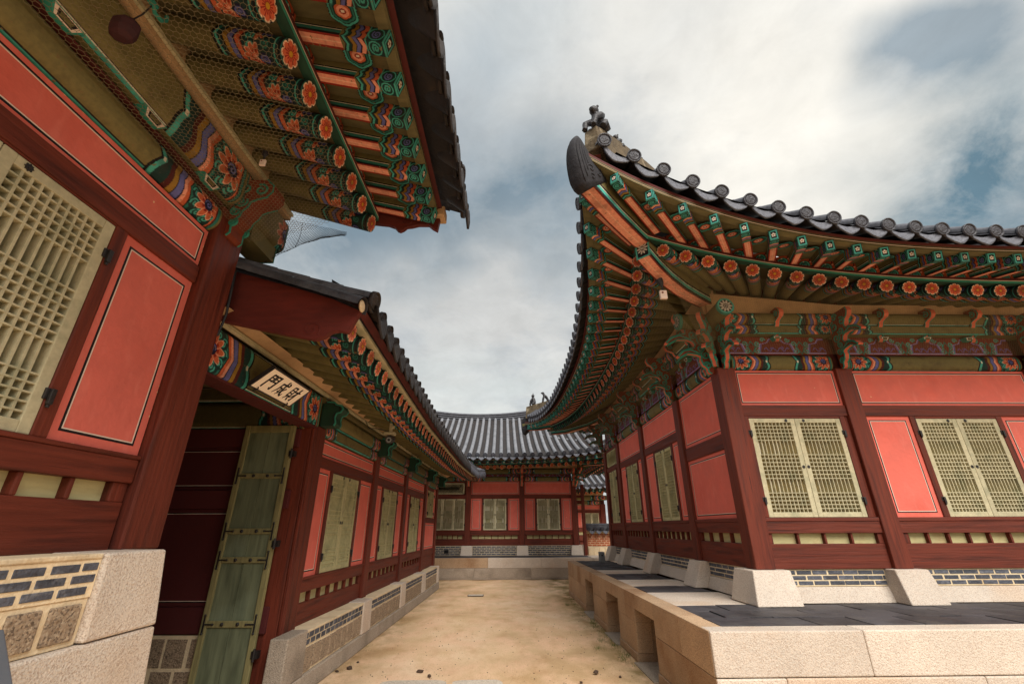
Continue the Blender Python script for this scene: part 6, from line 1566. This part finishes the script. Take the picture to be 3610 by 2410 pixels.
def build_small():
    # ground
    xs = np.unique(np.concatenate([-np.geomspace(3, 600, 24), np.linspace(-3, 3, 61), np.geomspace(3, 600, 24)])); ys = np.unique(np.concatenate([-np.geomspace(1, 600, 16), np.linspace(-1, 17, 121), np.geomspace(17, 900, 20)]))
    X, Y = np.meshgrid(xs, ys)
    def gz(x, y):
        x = np.asarray(x, float); y = np.asarray(y, float)
        h = .010*np.sin(1.3*x+.7*y)*np.cos(.9*y-.4*x)+.006*np.sin(3.1*x+1.9*y+1)+.004*np.sin(5.3*y-2*x)
        rut = -.014*np.exp(-((x-.95-.05*np.sin(y))/.22)**2)-.010*np.exp(-((x+.65)/.3)**2)
        near = np.clip((1.64-np.abs(x))/.5, 0, 1); return np.where((np.abs(x) < 3) & (y > -1) & (y < 17), (h+rut)*near-.004, -.004)
    P = np.stack([X, Y, gz(X, Y)], -1); mb = MB(); mb.grid(P); g = mb.build('ground', m_ground, None, smooth=True); g['kind'] = 'structure'
    # figures on the ridges
    figure('roof_figure', 'large black clay figure crouching on the tip of the near hip ridge at the right', (1.10, 3.69, 5.60), R_(225), 0, 1.15)
    figure('roof_figure', 'black clay head just showing behind the end tiles of the near hip ridge', (1.40, 3.99, 5.66), R_(225), 0, .72)
    figure('roof_figure', 'pointed hat of a clay figure peeking over the row of right eave tiles', (1.80, 4.39, 5.70), R_(225), 1, .85)
    figure('roof_figure', 'upright clay figure with a pointed hat at the outer end of the far ridge', (1.05, 14.27, 5.235), R_(170), 1, 1.12)
    figure('roof_figure', 'arched clay beast with a spiny back in the middle of the far ridge', (1.40, 13.92, 5.25), R_(190), 2, 1.05)
    figure('roof_figure', 'clay figure highest on the far ridge beside the right hall eave', (1.70, 13.62, 5.28), R_(180), 1, .95)
    # stones
    for i, (x, y, r, lab, sq) in enumerate([(-1.75, 6.22, .045, 'dark brown round stone on the sand near the gallery foot', (1, 1, .8)), (-1.86, 6.12, .042, 'flat brown chip of wood or stone beside the gallery foot', (1.3, .6, .4)), (-.91, 6.07, .046, 'brown broken lump lying on the sand left of centre', (1.35, .8, .6)), (-.78, 5.90, .034, 'small dark stone in front of the pale flagstones', (1, .8, .7)),
        (1.07, 5.97, .045, 'reddish brown stone on the sand before the nearest flue opening', (1.2, .9, .6)), (1.30, 5.80, .026, 'little brown stone close to the terrace foot', (1, 1, .7)), (.845, 5.63, .026, 'tiny stone at the bottom edge right of centre', (1, .8, .7)), (-1.73, 6.48, .025, 'grey pebble by the gallery base course', (1.2, .8, .6))]):
        pebble('stone', x, y, r*.62, lab, 'stone', sq, i+3, None, 'loose stones on the sandy lane')
    rr = random.Random(5); mb = MB()
    for _ in range(300):
        x = rr.choice([rr.gauss(-.75, .35), rr.gauss(.95, .35), rr.uniform(-1.7, 1.5)]); y = 5.2+abs(rr.gauss(0, 2.6)); r = rr.uniform(.002, .0075)
        if abs(x) < 1.55: mb.sphere((x, y, float(gz(x, y))+r*.25), r, 0, 5, 4, (rr.uniform(.8, 1.4), rr.uniform(.8, 1.3), .7))
    o = mb.build('gravel', m_stone, None); o['kind'] = 'stuff'; o['label'] = 'scattered grit on the sandy lane'; o['category'] = 'gravel'
    # flagstones at the bottom edge
    for i, (x0, x1, y0, y1, lab) in enumerate(((-1.24, -.565, 5.15, 5.69, 'wide pale flagstone at the bottom edge of the lane, left one'), (-.50, .02, 5.1, 5.68, 'pale flagstone with a rounded corner, right one at the bottom edge'))):
        mb = MB(); n = 28; pts = []
        for k in range(n):
            a = 2*math.pi*k/n; ex = lambda v: math.copysign(abs(v)**.28, v); pts.append(((x0+x1)/2+(x1-x0)/2*ex(math.cos(a))*(1+.02*math.sin(5*a+i)), (y0+y1)/2+(y1-y0)/2*ex(math.sin(a))*(1+.02*math.cos(4*a+i))))
        mb.prism(pts, (1, 0, 0), (0, 1, 0), (0, 0, 1), (0, 0, -.002), .05); o = mb.build('flagstone', m_flag, None, bevel=.008); o['label'] = lab; o['category'] = 'flagstone'; o['group'] = 'flagstones set in the lane'
    d = thing('drain_cover', 'small flat drain cover set in the sand in the middle of the lane', 'drain cover', (-.61, 12.17, .002))
    mb = MB(); mb.box(-.19, .19, -.11, .11, -.02, .006); mb.build('rim', m_iron, d); mb = MB(); mb.box(-.175, .175, -.095, .095, .0, .010); mb.build('lid', m_flag, d)
    # grass along the foot of terrace and gallery
    mb = MB(); rr = random.Random(9)
    def tuft(x, y, n, h):
        for _ in range(n):
            a = rr.uniform(0, 6.28); px, py = x+rr.gauss(0, .03), y+rr.gauss(0, .05); hh = h*rr.uniform(.4, 1); dx, dy = math.cos(a), math.sin(a); w = .0022
            z0 = float(gz(px, py))-.004; mb.add([(px-dy*w, py+dx*w, z0), (px+dy*w, py-dx*w, z0), (px+dx*hh*.5, py+dy*hh*.5, z0+hh)], [(0, 1, 2)])
    for _ in range(190):
        y = rr.uniform(6.2, 11.8); tuft(1.63-abs(rr.gauss(0, .07)), y, rr.randint(3, 12), rr.uniform(.015, .04))
    for x, y in ((1.60, 8.95), (1.60, 6.66), (1.5, 6.5), (1.38, 10.66), (1.44, 7.44), (1.55, 8.7), (1.32, 7.04), (1.52, 8.4), (1.58, 7.15)): tuft(x, y, 40, .07)
    for _ in range(70): y = rr.uniform(6, 13); tuft(-1.88+.033*(y-6)+abs(rr.gauss(0, .04)), y, rr.randint(2, 7), rr.uniform(.01, .03))
    o = mb.build('grass', m_grass, None); o['kind'] = 'stuff'; o['label'] = 'sparse short grass along the foot of the terrace'; o['category'] = 'grass'
    # grey box at the far end of the terrace
    t = thing('utility_box', 'small grey metal box with a round hole at the far end of the right terrace', 'metal box', (2.42, 11.75, .731))
    mb = MB(); mb.box(-.055, .055, -.11, .11, 0, .225); b = mb.build('casing', m_plastic, t, bevel=.006); mb = MB(); mb.tube([(-.01, -.111, .15), (-.01, -.114, .15)], .018, 14); mb.tube([(-.056, -.03, .15), (-.060, -.03, .15)], .018, 14); mb.build('speaker_hole', m_black, t)
    mb = MB(); mb.tube([(0, .1, .02), (-.05, .2, .006), (-.2, .25, .004), (-.35, .1, .004)], .006, 6); mb.build('power_cable', m_iron, t)
    # spot lamp and camera under the gallery eave
    t = thing('security_camera', 'dark round security camera on a pale bracket under the gallery eave', 'security camera', (-1.60, 6.38, 2.66))
    mb = MB(); mb.tube([(.0, .12, .03), (.0, -.03, -.005), (.004, -.055, -.012)], [.052, .056, .05], 16); mb.build('camera_body', m_iron, t)
    mb = MB(); mb.tube([(.004, -.056, -.012), (.005, -.064, -.014)], .036, 16); mb.build('lens', m_plastic, t); mb = MB(); mb.tube([(.005, -.065, -.014), (.005, -.067, -.0145)], .018, 14); mb.build('lens_glass', m_black, t)
    mb = MB(); mb.box(-.09, .07, -.03, .07, .07, .105); mb.box(-.02, .02, .0, .04, .10, .27); mb.box(.0, .05, -.01, .03, .16, .20); mb.build('mounting_arm', m_sash, t, bevel=.004)
    mb = MB(); mb.tube([(-.03, .03, .12), (-.16, -.05, .15), (-.25, -.2, .12), (-.28, -.3, .20)], .006, 6); mb.build('cable', m_iron, t)
    # dark wooden block hanging from an eave hook at the upper left
    t = thing('hanging_block', 'dark maroon wooden block hanging by a wire under the upper left rafters', 'hanging block', (-1.706, 1.325, 3.57)); t.scale = (.84, .84, .84)
    n = 10; mb = MB(); prof = [(-.072, .030), (-.055, .058), (-.02, .070), (.03, .070), (.055, .055), (.068, .030)]
    ring = [(r*math.cos(2*math.pi*k/8+.3), r*.8*math.sin(2*math.pi*k/8+.3), z) for z, r in prof for k in range(8)]
    mb.add(ring, [(j*8+k, j*8+(k+1) % 8, (j+1)*8+(k+1) % 8, (j+1)*8+k) for j in range(5) for k in range(8)]+[tuple(range(8))[::-1], tuple(40+k for k in range(8))]); mb.build('block', mat('dark wine block', S(58, 30, 32), .8, .2, (30, 30, 30), bump=.1), t, bevel=.006)
    mb = MB(); mb.tube([(0, 0, .06), (.03, .02, .16), (.05, .03, .27)], .004, 5); mb.build('wire', m_iron, t)
    mb = MB(); mb.tube([(.05, .03, .26), (.045, .06, .235), (.05, .10, .24), (.05, .125, .28), (.05, .12, .31)], [.010, .013, .013, .012, .010], 7); mb.box(.035, .065, .0, .05, .255, .275); mb.build('hook', m_green, t)
    # sensor tags hanging under the eaves
    for loc, lab in (((1.852, 4.44, 3.965), 'small white tag hanging from a dark hook under the right hip rafter'), ((-1.528, 2.18, 3.64), 'tiny white tag hanging behind the net under the left rafters')):
        t = thing('hanging_tag', lab, 'tag', loc, 0, 'tags hanging under the eaves'); s = 1 if loc[0] > 0 else .45
        mb = MB(); mb.box(-.040*s, .040*s, -.018*s, .018*s, -.055*s, .05*s); mb.build('tag_body', m_white, t, bevel=.004); mb = MB(); mb.tube([(-.012*s, -.0185*s, .02*s), (-.012*s, -.021*s, .02*s)], .012*s, 10); mb.build('red_dot', m_rust, t)
        mb = MB(); mb.tube([(0, 0, .05*s), (0, 0, .10*s), (-.005, .0, .15*s), (-.02*s, .01, .20*s)], [.014*s, .010*s, .03*s, .045*s], 8); mb.build('hook', m_iron, t)
    # tilted dark panel at the lower left corner
    t = thing('information_stand', 'tilted dark grey information panel cut off by the lower left corner', 'information stand', (-1.55, 1.62, 0))
    mb = MB(); q = [(-1.86, 1.78, 1.185), (-1.665, 1.78, 1.19), (-1.395, 1.60, 1.085), (-1.60, 1.45, 1.06)]
    A = [Vector(p)-Vector((-1.55, 1.62, 0)) for p in ((-2.15, 1.80, 1.188), (-1.690, 1.80, 1.188), (-1.375, 1.58, 1.05), (-1.84, 1.58, 1.05))]; N = (A[1]-A[0]).cross(A[2]-A[1]).normalized()
    if N.z < 0: N = -N
    mb.hexa([tuple(p-N*.02) for p in A]+[tuple(p) for p in A]); mb.build('panel', m_panel, t, bevel=.003)
    mb = MB(); mb.box(-.26, -.20, .02, .08, 0, 1.09); mb.build('post', m_iron, t, bevel=.005)

build_right_hall()
build_left_hall()
build_gallery()
build_back_hall()
build_far_hall()
build_terrace()
build_back_terrace()
build_brick_wall()
build_gate()
build_small()
